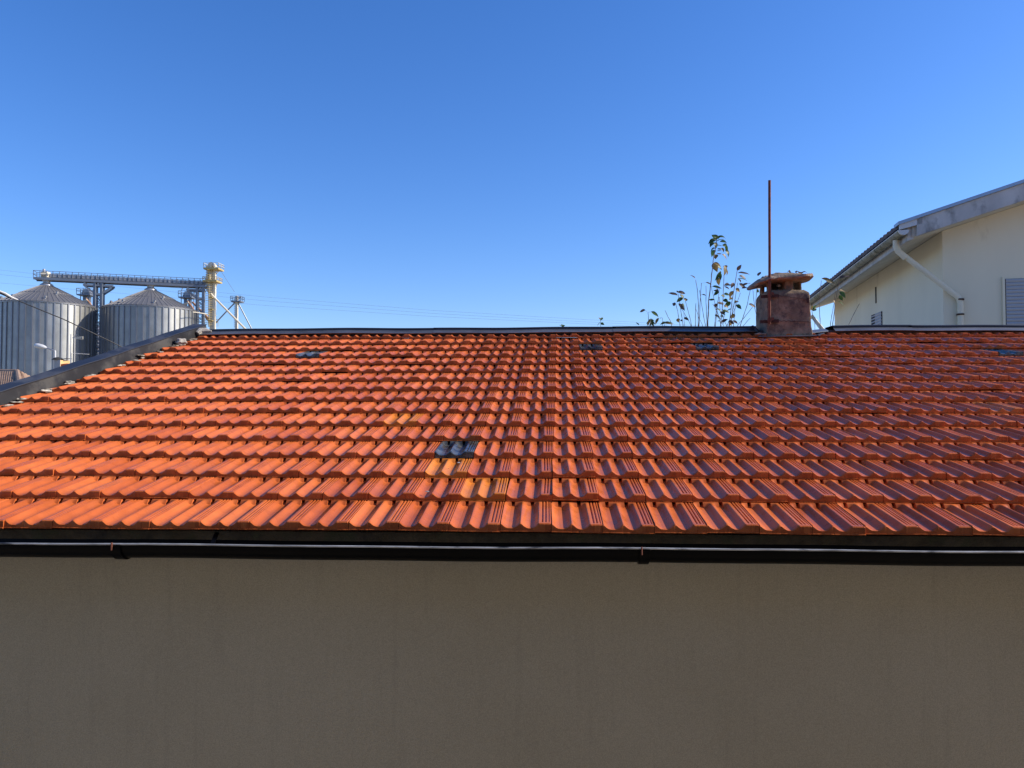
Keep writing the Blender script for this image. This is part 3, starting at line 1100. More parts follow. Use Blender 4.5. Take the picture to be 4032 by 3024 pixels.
def shutter_window(corners, normal, inset, nsl, name='window'):
    """corners: bottom-left, bottom-right, top-right, top-left; slats each a part"""
    bl, brr, tr_, tl = corners
    # reveal
    n = normal
    mb = MB()
    e = n * 0.006
    pts = [bl, brr, tr_, tl]
    back = [p - n * inset for p in pts]
    mb.add([p + e for p in pts] + [p + e for p in back], [(0, 1, 5, 4), (1, 2, 6, 5), (2, 3, 7, 6), (3, 0, 4, 7), (4, 5, 6, 7)])
    w = mb.build(name, M['dark'], house)
    for k in range(nsl):
        z0, z1 = k / nsl, (k + .93) / nsl
        lo0, lo1 = bl.lerp(tl, z0), brr.lerp(tr_, z0)
        hi0, hi1 = bl.lerp(tl, z1), brr.lerp(tr_, z1)
        dv = n * 0.014
        inx = (lo1 - lo0) * .012
        base_off = n * (0.012)
        vs = [lo0 + inx + base_off, lo1 - inx + base_off, hi1 - inx + base_off, hi0 + inx + base_off]
        mid = [(lo0 * .5 + hi0 * .5) + inx + base_off + dv, (lo1 * .5 + hi1 * .5) - inx + base_off + dv]
        MB().add([vs[0], vs[1], mid[1], mid[0], vs[2], vs[3]], [(0, 1, 2, 3), (3, 2, 4, 5)]).build('slat', M['shutter'], w)
    return w


fnorm = -gn
W0 = HL(0, 0, 0)
tl = on_plane(3132 + 1818 / 2.212, 650 + 992 / 2.212, W0, gn)
zt_ = tl.z - HO.z
aa = (tl - HO).dot(ga)
shutter_window([HL(aa, 0, zt_ - 1.9), HL(aa + 1.25, 0, zt_ - 1.9), HL(aa + 1.25, 0, zt_), HL(aa, 0, zt_)], fnorm, 0.0, 34)
MB().hexa([HL(aa - .035, -.001, zt_ - 1.9), HL(aa, -.001, zt_ - 1.9), HL(aa, -.03, zt_ - 1.9), HL(aa - .035, -.03, zt_ - 1.9),
           HL(aa - .035, -.001, zt_ + .03), HL(aa, -.001, zt_ + .0), HL(aa, -.03, zt_ + .0), HL(aa - .035, -.03, zt_ + .03)]).build('window_reveal', M['house_wall'], house)
sn = ga
tl2 = on_plane(3132 + 668 / 2.212, 650 + 1310 / 2.212, W0, sn)
tr2 = on_plane(3132 + 757 / 2.212, 650 + 1270 / 2.212, W0, sn)
b_far, b_near = (tl2 - HO).dot(sb), (tr2 - HO).dot(sb)
ztop = tr2.z - HO.z
shutter_window([HL(0, b_far, ztop - 1.0), HL(0, b_near, ztop - 1.0), HL(0, b_near, ztop), HL(0, b_far, ztop)], -sn, 0.0, 16)
# dark reveal seen at the far jamb of the small window
MB().hexa([HL(-.003, b_far - .28, ztop - 1), HL(-.003, b_far, ztop - 1), HL(-.02, b_far, ztop - 1), HL(-.02, b_far - .28, ztop - 1),
           HL(-.003, b_far - .28, ztop), HL(-.003, b_far, ztop), HL(-.02, b_far, ztop), HL(-.02, b_far - .28, ztop)]).build('window_jamb', M['dark'], house)
sl = on_plane(3132 + 703 / 2.212, 650 + 1132 / 2.212, W0, sn)
bsl, zsl = (sl - HO).dot(sb), sl.z - HO.z
MB().hexa([HL(-.012, bsl - .035, zsl - .17), HL(-.012, bsl + .035, zsl - .17), HL(.01, bsl + .035, zsl - .17), HL(.01, bsl - .035, zsl - .17),
           HL(-.012, bsl - .035, zsl + .17), HL(-.012, bsl + .035, zsl + .17), HL(.01, bsl + .035, zsl + .17), HL(.01, bsl - .035, zsl + .17)]).build('vent_slot', M['dark'], house)

# ================================================================== GRAIN SILOS
SA = Vector((-46.98, 76.6)); SBv = Vector((-37.94, 79.7))
SR = 4.45
EAVE, APEX = 9.95, 12.25
GR_ = -CAMZ


def make_silo(first, axis, label):
    base = H(axis.x, axis.y, GR_)
    s = thing('grain_silo', base, label, 'silo', 'galvanised grain silos')
    ev, ap = EAVE - GR_, APEX - GR_
    if first is None:
        first = {}
        NS = 46
        da = 2 * math.pi / NS
        mb = MB()
        rws = []
        for k in range(8):
            a = da * k / 7
            rws.append([(SR * math.cos(a), SR * math.sin(a), 0), (SR * math.cos(a), SR * math.sin(a), ev)])
        mb.grid(rws)
        first['panel'] = (NS, mb.mesh('wall_panel', smooth=True), M['silo'], 'wall_panel')
        mb = MB()
        w = .055
        mb.obox((SR + .04, 0, ev / 2), (.05, 0, 0), (0, w, 0), (0, 0, ev / 2 - .05))
        first['stiff'] = (NS, mb.mesh('stiffener'), M['stiff'], 'stiffener')
        for nm, NSr, r0, r1 in (('low', 60, SR + .14, 2.35), ('up', 36, 2.42, 0.42)):
            dr = 2 * math.pi / NSr
            zf = lambda r: ev + .03 + (ap - ev) * (1 - r / (SR + .14)) * 1.0 + (.035 if nm == 'up' else 0)
            mb = MB()
            c1, s1 = math.cos(dr * .985), math.sin(dr * .985)
            e = .035
            pr = [(0, .0), (.02, e), (.07, e), (.09, 0), (1, 0)]
            A, B = [], []
            for tt, hh in pr:
                an = dr * tt
                A.append((r0 * math.cos(an), r0 * math.sin(an), zf(r0) + hh))
                B.append((r1 * math.cos(an), r1 * math.sin(an), zf(r1) + hh * .8))
            mb.grid([A, B])
            mb.grid([[(p[0], p[1], p[2] - .06) for p in A], A])
            first[nm] = (NSr, mb.mesh('roof_panel'), M['siloroof'], 'roof_panel')
        for kk in ('panel', 'stiff', 'low', 'up'):
            first[kk][1].materials.append(first[kk][2])
    for kk in ('panel', 'stiff', 'low', 'up'):
        n_, me, _, nm = first[kk]
        for i in range(n_):
            o = bpy.data.objects.new(nm, me)
            col.objects.link(o)
            o.parent = s
            o.rotation_euler = (0, 0, 2 * math.pi * i / n_)
    bz = base
    ring = [(bz.x + (SR + .09) * math.cos(2 * math.pi * k / 72), bz.y + (SR + .09) * math.sin(2 * math.pi * k / 72)) for k in range(73)]
    MB().grid([[(x, y, bz.z + ev - .1) for x, y in ring], [(x, y, bz.z + ev + .0) for x, y in ring]]).build('eave_ring', M['steel_l'], s, smooth=True)
    # cap cone and collar
    mb = MB()
    rws = []
    for r, z in ((.62, ap - .28), (.60, ap - .1), (.34, ap + .05), (.34, ap + .35), (.5, ap + .36), (.5, ap + .5), (.02, ap + .5)):
        rws.append([(bz.x + r * math.cos(2 * math.pi * k / 20), bz.y + r * math.sin(2 * math.pi * k / 20), bz.z + z) for k in range(20)])
    mb.grid(rws, close=True).build('cap', M['steel_l'], s, smooth=True, angle=40)
    # roof vents
    for an, rr in ((200, 3.0), (255, 3.9), (300, 4.0), (320, 2.7), (225, 3.9)):
        a = R(an) + YAW
        r_ = rr
        z = ev + (ap - ev) * (1 - r_ / (SR + .14))
        cx, cy = bz.x + r_ * math.cos(a), bz.y + r_ * math.sin(a)
        mb = MB()
        mb.path([(cx, cy, bz.z + z - .1), (cx, cy, bz.z + z + .16)], .09, 10)
        mb.path([(cx, cy, bz.z + z + .18), (cx + .06, cy, bz.z + z + .21), (cx + .18, cy - .06, bz.z + z + .18)], .10, 10)
        mb.build('roof_vent', M['steel_l'], s, smooth=True)
    return first


fst = make_silo(None, SA, 'left of the two big galvanised silos, partly shaded by its neighbour')
make_silo(fst, SBv, 'right of the two big galvanised silos, beside the cream bucket elevator')

# conveyor bridge above the silos
def along(tt, side=0.0, z=0.0):
    d = (SBv - SA)
    p = SA + d * tt
    nrm = Vector((d.y, -d.x)).normalized()
    p = p + nrm * side
    return H(p.x, p.y, z)


T0, T1 = -0.107, 1.565
DZ = 12.66
br_ = thing('conveyor_bridge', along((T0 + T1) / 2, 0, DZ), 'long steel catwalk with conveyor spanning the silo tops', 'conveyor')
for side in (-.62, .62):
    MB().beam(along(T0, side, DZ), along(T1, side, DZ), .10, .24).build('edge_beam', M['steel'], br_)
MB().beam(along(T0, 0, DZ - .02), along(T1, 0, DZ - .02), 1.1, .05).build('walkway', M['steel'], br_)
MB().beam(along(0.03, -.1, DZ + .42), along(T1, -.1, DZ + .42), .45, .34).build('conveyor_housing', M['steel_l'], br_)
for k in range(34):
    tt = .06 + k * .0445
    MB().beam(along(tt, .128, DZ + .28), along(tt, .128, DZ + .60), .16, .05).build('housing_rib', M['steel'], br_)
    MB().beam(along(tt, -.1, DZ + .02), along(tt, -.1, DZ + .26), .07, .07).build('housing_foot', M['steel'], br_)
for side in (-.65, .65):
    for zz in (.42, .78):
        MB().beam(along(T0, side, DZ + zz), along(T1, side, DZ + zz), .045, .045).build('rail', M['steel'], br_)
    nP = 28
    for k in range(nP + 1):
        tt = T0 + (T1 - T0) * k / nP
        MB().beam(along(tt, side, DZ + .1), along(tt, side, DZ + .80), .045, .045).build('rail_post', M['steel'], br_)
for zz in (.42, .78):
    MB().beam(along(T0, -.65, DZ + zz), along(T0, .65, DZ + zz), .045, .045).build('rail', M['steel'], br_)
MB().obox(along(-.01, 0, DZ + .42), RT * .32, FW * .32, ZU * .36).build('drive_unit', M['cream'], br_, bevel=.05)
MB().path([along(-.02, .25, DZ + .75), along(-.02, .25, DZ + 1.02)], .14, 10).build('motor', M['steel_l'], br_, smooth=True)
MB().path([along(-.045, .3, DZ + .45), along(.02, .3, DZ + .5)], .16, 10).build('motor', M['cream'], br_, smooth=True)
for tt, zt2 in ((0.0, .25), (1.0, .2)):
    MB().path([along(tt, 0, DZ + .2), along(tt, 0, DZ - .15), along(tt, 0, DZ - .4)], [.45, .36, .3], 12).build('spout', M['steel_l'], br_, smooth=True)

# towers carrying the bridge
for tt, lab, both in ((.495, 'steel lattice tower between the two big silos', True), (1.508, 'steel lattice tower right of the right silo', False)):
    tw = thing('lattice_tower', along(tt, 0, GR_), lab, 'tower', 'towers carrying the conveyor bridge')
    hx = .032
    for s1 in (-1, 1):
        for s2 in (-.5, .5):
            MB().beam(along(tt + s1 * hx, s2, GR_), along(tt + s1 * hx, s2, DZ - .14), .23, .23).build('leg', M['steel'], tw)
    k, z = 0, 11.0
    for s2 in (-.5, .5):
        z = 1.5
        while z < 11.3:
            MB().beam(along(tt - hx, s2, z), along(tt + hx, s2, z + .72), .05).build('brace', M['steel'], tw)
            MB().beam(along(tt + hx, s2, z), along(tt - hx, s2, z + .72), .05).build('brace', M['steel'], tw)
            MB().beam(along(tt - hx, s2, z), along(tt + hx, s2, z), .06).build('cross_bar', M['steel'], tw)
            z += .82
        MB().beam(along(tt - hx, s2, 11.35), along(tt + hx, s2, 11.35), .2, .2).build('cross_bar', M['steel'], tw)
        la, lb = (tt - .145, tt + .145 if both else tt + .05)
        MB().beam(along(la, s2, DZ - .42), along(lb, s2, DZ - .42), .16, .18).build('head_beam', M['steel'], tw)
        MB().beam(along(la + .012, s2, DZ - .5), along(tt - hx, s2, 11.4), .16).build('knee_brace', M['steel'], tw)
        if both:
            MB().beam(along(lb - .012, s2, DZ - .5), along(tt + hx, s2, 11.4), .16).build('knee_brace', M['steel'], tw)
    for a in (tt - .13, tt, tt + .04):
        MB().path([along(a, .55, DZ - .25), along(a, -.55, DZ - .25)], .09, 8).build('saddle', M['steel_l'], tw)

# bucket elevators ---------------------------------------------------------
Z2 = lambda x, y: (650 + x / 5.185, 1000 + y / 5.185)


def Q(x, y, d, dd=0.0):
    a, b = Z2(x, y)
    p = P(a, b, d)
    return p + FW * dd


def railing(parent, pts, mat, h, w=.04, mid=True):
    for a, b in zip(pts[:-1], pts[1:]):
        for zz in ((h, h * .55) if mid else (h,)):
            MB().beam(a + ZU * zz, b + ZU * zz, w).build('rail', mat, parent)
        n = max(1, int((b - a).length / .7))
        for k in range(n + 1):
            c = a.lerp(b, k / n)
            MB().beam(c, c + ZU * h, w).build('rail_post', mat, parent)


D3 = 81.7
mm = lambda pxz: pxz / 5.185 / FPX * D3             # zoom pixels to metres there
el = thing('bucket_elevator', (*Q(980, 1500, D3).xy, 0), 'tall cream bucket elevator with two yellow platforms and ladder cage', 'elevator')
for x0, x1, dd in ((918, 968, .1), (985, 1038, .0)):
    c0, c1 = Q((x0 + x1) / 2, 330, D3, dd), Q((x0 + x1) / 2, 1500, D3, dd)
    c1.z = 0
    MB().beam(c0, c1, mm(x1 - x0) * .9, mm(x1 - x0) * 1.2).build('elevator_leg', M['cream'], el)
    for yy in (380, 700, 780, 900, 1015, 1130, 1250, 1370):
        c = Q((x0 + x1) / 2, yy, D3, dd)
        MB().obox(c, RT * mm(x1 - x0) * .52, FW * mm(x1 - x0) * .68, ZU * .025).build('flange', M['cream'], el)
# head: rounded housing
hd_ = MB()
c = Q(965, 270, D3)
rws = []
for k in range(13):
    a = math.pi * k / 12
    rws.append([c + RT * (-mm(75) * math.cos(a)) + ZU * (mm(95) * math.sin(a)) + FW * f for f in (-.35, .35)])
hd_.grid(rws)
o = len(hd_.v)
for j in (0, 1):
    hd_.f.append(tuple(i * 2 + j for i in range(13)))
hd_.build('head_housing', M['cream'], el, smooth=True, angle=40)
MB().obox(Q(955, 285, D3), RT * mm(85), FW * .45, ZU * mm(28)).build('head_box', M['cream'], el)
MB().path([Q(1005, 250, D3, -.5), Q(1040, 250, D3, -.5)], .2, 10).build('motor', M['steel_l'], el, smooth=True)
for (xa, xb, yy, hh) in ((842, 1145, 318, 95), (825, 1108, 570, 70)):
    ca_, cb_ = Q(xa, yy, D3), Q(xb, yy, D3)
    cm = (ca_ + cb_) / 2
    hwid = (cb_ - ca_).length / 2
    MB().obox(cm, RT * hwid, FW * .8, ZU * .09).build('platform', M['ochre'], el)
    cs = [cm + RT * sx * hwid + FW * sy * .78 + ZU * .08 for sx, sy in ((-1, -1), (1, -1), (1, 1), (-1, 1), (-1, -1))]
    railing(el, cs, M['ochre'] if yy > 400 else M['cream'], mm(hh), .04)
    MB().beam(cb_ + RT * -.15 - ZU * .08, Q(1030, yy + 105, D3), .07).build('platform_brace', M['cream'], el)
MB().obox(Q(905, 480, D3, -.1), RT * mm(40), FW * .3, ZU * mm(50)).build('discharge_box', M['cream'], el)
MB().beam(Q(885, 330, D3, -.15), Q(885, 560, D3, -.15), mm(38), .3).build('discharge_chute', M['steel_l'], el)
MB().beam(Q(880, 600, D3, -.15), Q(880, 770, D3, -.15), mm(32), .3).build('discharge_chute', M['steel_l'], el)
MB().path([Q(890, 770, D3, -.15), Q(915, 800, D3)], .09, 8).build('discharge_chute', M['steel_l'], el)
MB().path([Q(960, 815, D3, -.3), Q(990, 860, D3, -.3), Q(1575, 1495, D3, .6), Q(1900, 1850, D3, 1.2)], .105, 10).build('grain_pipe', M['cream'], el, smooth=True)
# ladder with cage
for xx in (922, 944):
    MB().beam(Q(xx, 330, D3, -.5), Q(xx, 1500, D3, -.5), .05).build('ladder_rail', M['ochre'], el)
for k in range(46):
    yy = 335 + k * 25
    MB().beam(Q(922, yy, D3, -.5), Q(944, yy, D3, -.5), .03).build('ladder_rung', M['ochre'], el)
for k in range(24):
    yy = 350 + k * 48
    c = Q(934, yy, D3, -.5)
    MB().path([c + RT * (.30 * math.cos(a)) + FW * (-.45 * math.sin(a)) for a in [math.pi * j / 8 for j in range(9)]], .018, 5).build('cage_hoop', M['ochre'], el)
for yy in (900, 1140, 1370):
    MB().obox(Q(965, yy, D3, -.25), RT * .22, FW * .3, ZU * .04).build('landing', M['ochre'], el)
railing(el, [Q(770, 1475, D3), Q(905, 1475, D3)], M['steel'], .65)
railing(el, [Q(1030, 1490, D3), Q(1080, 1490, D3)], M['ochre'], .8)
MB().path([Q(560, 985, D3 + 1), Q(980, 1410, D3 + .5)], .11, 10).build('grain_pipe', M['orangepipe'], el, smooth=True)
MB().path([Q(660, 1090, D3 + 2), Q(920, 1400, D3 + 1.5)], .10, 10).build('grain_pipe', M['orangepipe'], el, smooth=True)
MB().path([Q(560, 1185, 78), Q(660, 1195, 79), Q(760, 1212, 80), Q(910, 1240, 81.5)], .05, 8).build('cable_tray', M['cream'], el, smooth=True)

D4 = 102.0
m4 = lambda z: z / 5.185 / FPX * D4
e2 = thing('bucket_elevator', (*Q(1465, 1500, D4).xy, 0), 'slim distant bucket elevator with one railed platform and two pipes', 'elevator')
c0, c1 = Q(1465, 860, D4), Q(1465, 1500, D4); c1.z = 0
MB().beam(c0, c1, m4(46), m4(60)).build('elevator_leg', M['cream'], e2)
MB().path([Q(1465, 915, D4), Q(1467, 870, D4), Q(1467, 850, D4)], [m4(22), m4(24), m4(12)], 10).build('head_housing', M['cream'], e2, smooth=True)
for yy in (990, 1110, 1245, 1380):
    MB().obox(Q(1465, yy, D4), RT * m4(26), FW * m4(33), ZU * .03).build('flange', M['cream'], e2)
ca_, cb_ = Q(1372, 975, D4), Q(1582, 975, D4)
cm, hwid = (ca_ + cb_) / 2, (cb_ - ca_).length / 2
MB().obox(cm, RT * hwid * .95, FW * .7, ZU * .09).build('platform', M['steel'], e2)
railing(e2, [cm + RT * sx * hwid + FW * sy * .7 + ZU * .08 for sx, sy in ((-1, -1), (1, -1), (1, 1), (-1, 1), (-1, -1))], M['steel'], m4(90), .045)
MB().beam(Q(1480, 890, D4, -.4), Q(1575, 890, D4, -.4), .18, .12).build('hoist_arm', M['steel_l'], e2)
MB().beam(Q(1490, 940, D4, -.4), Q(1570, 900, D4, -.4), .1).build('hoist_arm', M['steel_l'], e2)
MB().path([Q(1462, 955, D4), Q(1280, 1145, D4 + .5), Q(1030, 1412, D4 + 1)], .09, 8).build('grain_pipe', M['steel_l'], e2, smooth=True)
MB().path([Q(1470, 955, D4), Q(1750, 1495, D4 + 1), Q(1850, 1700, D4 + 1)], .09, 8).build('grain_pipe', M['steel'], e2, smooth=True)
for xx in (1395, 1428):
    MB().beam(Q(xx, 1000, D4, .3), Q(xx, 1500, D4, .3), .035).build('ladder_rail', M['steel'], e2)
for k in range(12):
    MB().beam(Q(1395, 1020 + 42 * k, D4, .3), Q(1428, 1020 + 42 * k, D4, .3), .03).build('ladder_rung', M['steel'], e2)

Z1 = lambda x, y: (x / 2.212, 1000 + y / 2.212)
for (ox, oy, d, lab) in ((700, 305, 88.0, 'small railed elevator head behind the left silo roof'), (1577, 327, 92.0, 'small railed elevator head behind the right silo roof')):
    q1 = lambda x, y, dd=0.0: P(*Z1(ox + x, oy + y), d) + FW * dd
    mz = lambda z: z / 2.212 / FPX * d
    e = thing('bucket_elevator', (*q1(55, 300).xy, 0), lab, 'elevator')
    c = q1(62, 35)
    hb = MB(); rws = []
    for k in range(11):
        a = math.pi * k / 10
        rws.append([c + RT * (-mz(32) * math.cos(a)) + ZU * (mz(34) * math.sin(a)) + FW * f for f in (-.4, .4)])
    hb.grid(rws)
    hb.f += [tuple(i * 2 + j for i in range(11)) for j in (0, 1)]
    hb.build('head_housing', M['steel_l'], e, smooth=True, angle=40)
    MB().obox(q1(62, 42), RT * mz(34), FW * .45, ZU * mz(8)).build('head_box', M['steel'], e)
    cm, hwid = q1(58, 56), mz(58)
    MB().obox(cm, RT * hwid, FW * .8, ZU * .07).build('platform', M['steel'], e)
    railing(e, [cm + RT * sx * hwid + FW * sy * .8 + ZU * .06 for sx, sy in ((-1, -1), (1, -1), (1, 1), (-1, 1), (-1, -1))], M['steel'], mz(50), .045)
    for xx in (40, 78):
        g0, g1 = q1(xx, 60), q1(xx, 300); g1.z = 0
        MB().beam(g0, g1, mz(16), .5).build('elevator_leg', M['steel'], e)
    for xx in (2, 112):
        g0, g1 = q1(xx, 5), q1(xx, 300); g1.z = 0
        MB().beam(g0, g1, .07).build('post', M['steel'], e)
    for k in range(9):
        MB().beam(q1(88, 70 + 11 * k, -.5), q1(110, 70 + 11 * k, -.5), .04).build('ladder_rung', M['steel'], e)
    MB().path([q1(70, 85, -.5), q1(108, 135, -.5), q1(160, 230, -.3)], .11, 8).build('grain_pipe', M['orangepipe'], e, smooth=True)
    MB().path([q1(85, 100, -.6), q1(60, 110, -.6), q1(30, 120, -.6)], .12, 8).build('grain_pipe', M['cream'], e, smooth=True)
    if ox > 1000:
        MB().path([q1(3, -5), q1(17, -40)], .05, 6).build('lamp_arm', M['steel_l'], e)

# low equipment glimpsed in the gap between the silos
gp = thing('silo_hopper', (*P(382, 1345, 95).xy, 0), 'conical silo roof and frames glimpsed in the gap between the silos', 'silo')
c = P(384, 1290, 100)
rws = []
for r, z in ((.1, 0.25), (2.6, -1.4), (2.6, -1.55)):
    rws.append([c + RT * r * math.cos(2 * math.pi * k / 28) + FW * r * math.sin(2 * math.pi * k / 28) + ZU * z for k in range(28)])
bt = c.copy(); bt.z = 0
rws.append([bt + RT * 2.5 * math.cos(2 * math.pi * k / 28) + FW * 2.5 * math.sin(2 * math.pi * k / 28) for k in range(28)])
MB().grid(rws, close=True).build('body', M['steel_l'], gp, smooth=True, angle=20)
for yy in (1270, 1281, 1288):
    MB().beam(P(370, yy, 96), P(396, yy, 96), .09).build('rail', M['steel'], gp)
for yy in (1335, 1352, 1368, 1385):
    MB().beam(P(365, yy, 90), P(398, yy, 90), .15).build('frame_bar', M['steel'], gp)

# ================================================================== CABLES
oc = thing('overhead_cable', P(250, 1259, 11.5), 'thick black cable with white dead-end clamp crossing the silos', 'cable')
cpts = [P(-160, 1070, 10.6), P(-60, 1120, 10.9), P(30, 1165, 11.1), P(80, 1187, 11.2), P(150, 1216, 11.3), P(250, 1257, 11.5), P(350, 1304, 11.8), P(430, 1342, 12), P(495, 1374, 12.2), P(620, 1440, 12.6)]
MB().path(cpts, .0085, 8).build('wire', M['cable'], oc, smooth=True)
MB().path([P(-60, 1110, 10.85), P(0, 1147, 11.0), P(20, 1155, 11.03), P(45, 1170, 11.1), P(68, 1180, 11.18), P(76, 1186, 11.2)], [.012, .012, .016, .014, .010, .006], 8).build('clamp', M['white_pipe'], oc, smooth=True)
MB().path([P(-60, 1126, 10.9), P(0, 1154, 11.05), P(45, 1174, 11.12)], .012, 8).build('clamp_tail', M['cable'], oc, smooth=True)
for k, (pp, lab) in enumerate((([(-300, 1035), (0, 1063), (130, 1077), (850, 1150), (1050, 1170), (1700, 1222), (2300, 1258), (2800, 1285)], 'topmost of three thin power lines'),
                               ([(-300, 1052), (0, 1081), (130, 1094), (850, 1166), (1050, 1185), (1700, 1234), (2300, 1267), (2800, 1292)], 'middle of three thin power lines'),
                               ([(-300, 1085), (0, 1114), (300, 1140), (850, 1187), (1050, 1203), (1700, 1246), (2300, 1275), (2800, 1300)], 'lowest of three thin power lines'))):
    w = MB().path([P(x, y, 170) for x, y in pp], .017, 5).build('power_line', M['wire'], smooth=True)
    tag(w, lab + ' sloping down behind the silos', 'power line', 'power lines behind the silos')
gw = MB().path([Q(1150, 360, D3), Q(1290, 580, 92), Q(1420, 780, D4)], .02, 5).build('guy_wire', M['wire'], smooth=True)
tag(gw, 'thin guy wire between the cream elevator and the distant elevator', 'wire')

# ================================================================== STREET LAMP
DL = 40.0
lp = thing('street_lamp', (*P(216, 1450, DL).xy, 0), 'slim white street lamp in front of the left silo', 'street lamp')
pb = P(216, 1450, DL)
MB().path([(pb.x, pb.y, 0), (pb.x, pb.y, P(216, 1384, DL).z), P(214.5, 1380.5, DL)], .045, 8).build('pole', M['white_pipe'], lp, smooth=True)
MB().path([P(215.5, 1382, DL), P(200, 1376, DL), P(181, 1370, DL)], .035, 8).build('arm', M['steel_l'], lp, smooth=True)
lh = MB()
ax = (P(136, 1358, DL) - P(183, 1371, DL)).normalized()
cs = FW
up = cs.cross(ax); up = up if up.z > 0 else -up
L0 = P(183, 1370, DL)
rws = []
for tt, hw_, t_, b_ in ((0, .05, .05, .05), (.08, .10, .09, .06), (.2, .15, .12, .10), (.45, .17, .12, .14), (.58, .14, .09, .13), (.64, .06, .03, .05)):
    p = L0 + ax * tt
    rws.append([p + cs * (hw_ * math.cos(2 * math.pi * k / 12)) + up * ((t_ if math.sin(2 * math.pi * k / 12) > 0 else b_) * math.sin(2 * math.pi * k / 12)) for k in range(12)])
lh.grid(rws, close=True)
lh.f.append(tuple(range(12))); lh.f.append(tuple(range(60, 72)))
lh.build('lamp_head', M['white_pipe'], lp, smooth=True, angle=50)

# ================================================================== SMALL HOUSES AT THE LEFT EDGE
DC = 30.0
cs_ = thing('rendered_chimney', (*P(242, 1450, DC).xy, 0), 'small ochre chimney block, shaded side coloured grey, with dark metal cap beside the street lamp', 'chimney')
zz = lambda y: P(240, y, DC).z
e1 = P(212, 1430, DC); e2_ = P(238, 1430, DC - .25); e3 = P(275, 1430, DC + .15)
bx = lambda p, z: Vector((p.x, p.y, z))
e4 = e1 + (e3 - e2_)
MB().hexa([bx(e1, 0), bx(e2_, 0), bx(e3, 0), bx(e4, 0), bx(e1, zz(1419)), bx(e2_, zz(1419)), bx(e3, zz(1419)), bx(e4, zz(1419))]).build('body', M['yellow_render'], cs_)
MB().hexa([bx(e1 + RT * -.004, 0), bx(e2_ + RT * -.002 + FW * -.012, 0), bx(e2_ + FW * .01, 0), bx(e1 + FW * .02, 0),
           bx(e1 + RT * -.004, zz(1418)), bx(e2_ + RT * -.002 + FW * -.012, zz(1418)), bx(e2_ + FW * .01, zz(1418)), bx(e1 + FW * .02, zz(1418))]).build('shaded_face', M['grey_render'], cs_)  # grey slab puts the shade of the side away from the sun into colour
cc = P(228, 1413, DC)
rws = [[cc + RT * r * math.cos(2 * math.pi * k / 16) + FW * r * math.sin(2 * math.pi * k / 16) + ZU * z for k in range(16)] for r, z in ((.20, -.04), (.19, .0), (.12, .05), (.02, .07))]
MB().grid(rws, close=True).build('cap', M['dark'], cs_, smooth=True)
MB().beam(P(208, 1416, DC), P(276, 1412, DC), .25, .015).build('cap_plate', M['zinc'], cs_)
MB().path([P(243, 1440, DC - .6), P(265, 1438, DC - .6), P(288, 1441, DC - .6)], .07, 8).build('ridge_tile', M['tile'], cs_, smooth=True)

yg = thing('television_antenna', P(281, 1450, 27), 'log-periodic television antenna with light wire loops in front of left silo', 'antenna')
mp_ = P(279, 1330, 27)
MB().path([(mp_.x, mp_.y, 1.0), (mp_.x, mp_.y, P(279, 1315, 27).z)], .014, 6).build('mast', M['steel_l'], yg, smooth=True)
zq = lambda x, y, dd=0: P(x / 2.7651, 1300 + y / 2.7651, 27 + dd)
M['cream_wire'] = M['cream']
for a, b in (((818, 80), (902, 70)), ((818, 86), (902, 98)), ((818, 78), (900, 82)), ((902, 68), (902, 99)), ((822, 92), (888, 97)), ((800, 84), (822, 84))):
    MB().path([zq(*a), zq(*b)], .010, 6).build('element', M['cream'], yg)
for a, b in (((795, 82), (808, 60)), ((812, 75), (838, 45)), ((795, 90), (790, 75)), ((805, 95), (800, 80)), ((812, 80), (818, 50))):
    MB().path([zq(*a), zq(*b)], .008, 6).build('element', M['steel_l'], yg)
yb_ = thing('television_antenna', P(281, 1460, 27.4), 'flat boom television antenna with short rods under the loop antenna', 'antenna')
MB().path([zq(768, 250, .4), zq(970, 262, .4)], .010, 6).build('boom', M['white_pipe'], yb_)
for k in range(13):
    x = 772 + k * 16
    y = 250 + (x - 768) * .06
    MB().path([zq(x, y - 1, .1), zq(x + 3, y + 2, .75)], .008, 5).build('rod', M['white_pipe'], yb_)
mp2 = zq(775, 250, .42)
MB().path([(mp2.x, mp2.y, 1.0), tuple(mp2)], .013, 6).build('mast', M['steel_l'], yb_, smooth=True)

DB = 24.0
bh = thing('brown_roof_house', (*P(40, 1520, DB).xy, 0), 'low house with weathered brown hipped tile roof at the left edge', 'house')
# hip roof: apex line from (-200,1470) to (68,1462); hip down to the right
rl, rr_ = P(-330, 1466, DB + 2), P(68, 1462, DB)
el_, er_ = P(-360, 1535, DB - 1.3), P(78, 1520, DB - 2.2)
hr = P(190, 1520, DB + .6)
hipb = P(200, 1500, DB + 3)


def tiled_face(p00, p10, p01, p11, n, name):
    """ridged tile face: bottom edge p00-p10, top edge p01-p11"""
    mb = MB()
    rows = []
    nrm = (p10 - p00).cross(p01 - p00).normalized()
    if nrm.z < 0: nrm = -nrm
    m = n * 4
    for j in range(18):
        t_ = ((j + 1) // 2) / 9 + (.004 if j % 2 == 0 and j else 0)
        row = []
        for i in range(m + 1):
            u_ = i / m
            b_, t2 = p00.lerp(p10, u_), p01.lerp(p11, u_)
            row.append(b_.lerp(t2, t_) + nrm * (.02 * abs(math.sin(math.pi * u_ * n)) + (.03 if j % 2 else 0)))
        rows.append(row)
    mb.grid(rows)
    o = mb.build(name, M['oldtile'], bh, smooth=True, angle=50)
    tag(o, kind='stuff')
    return o


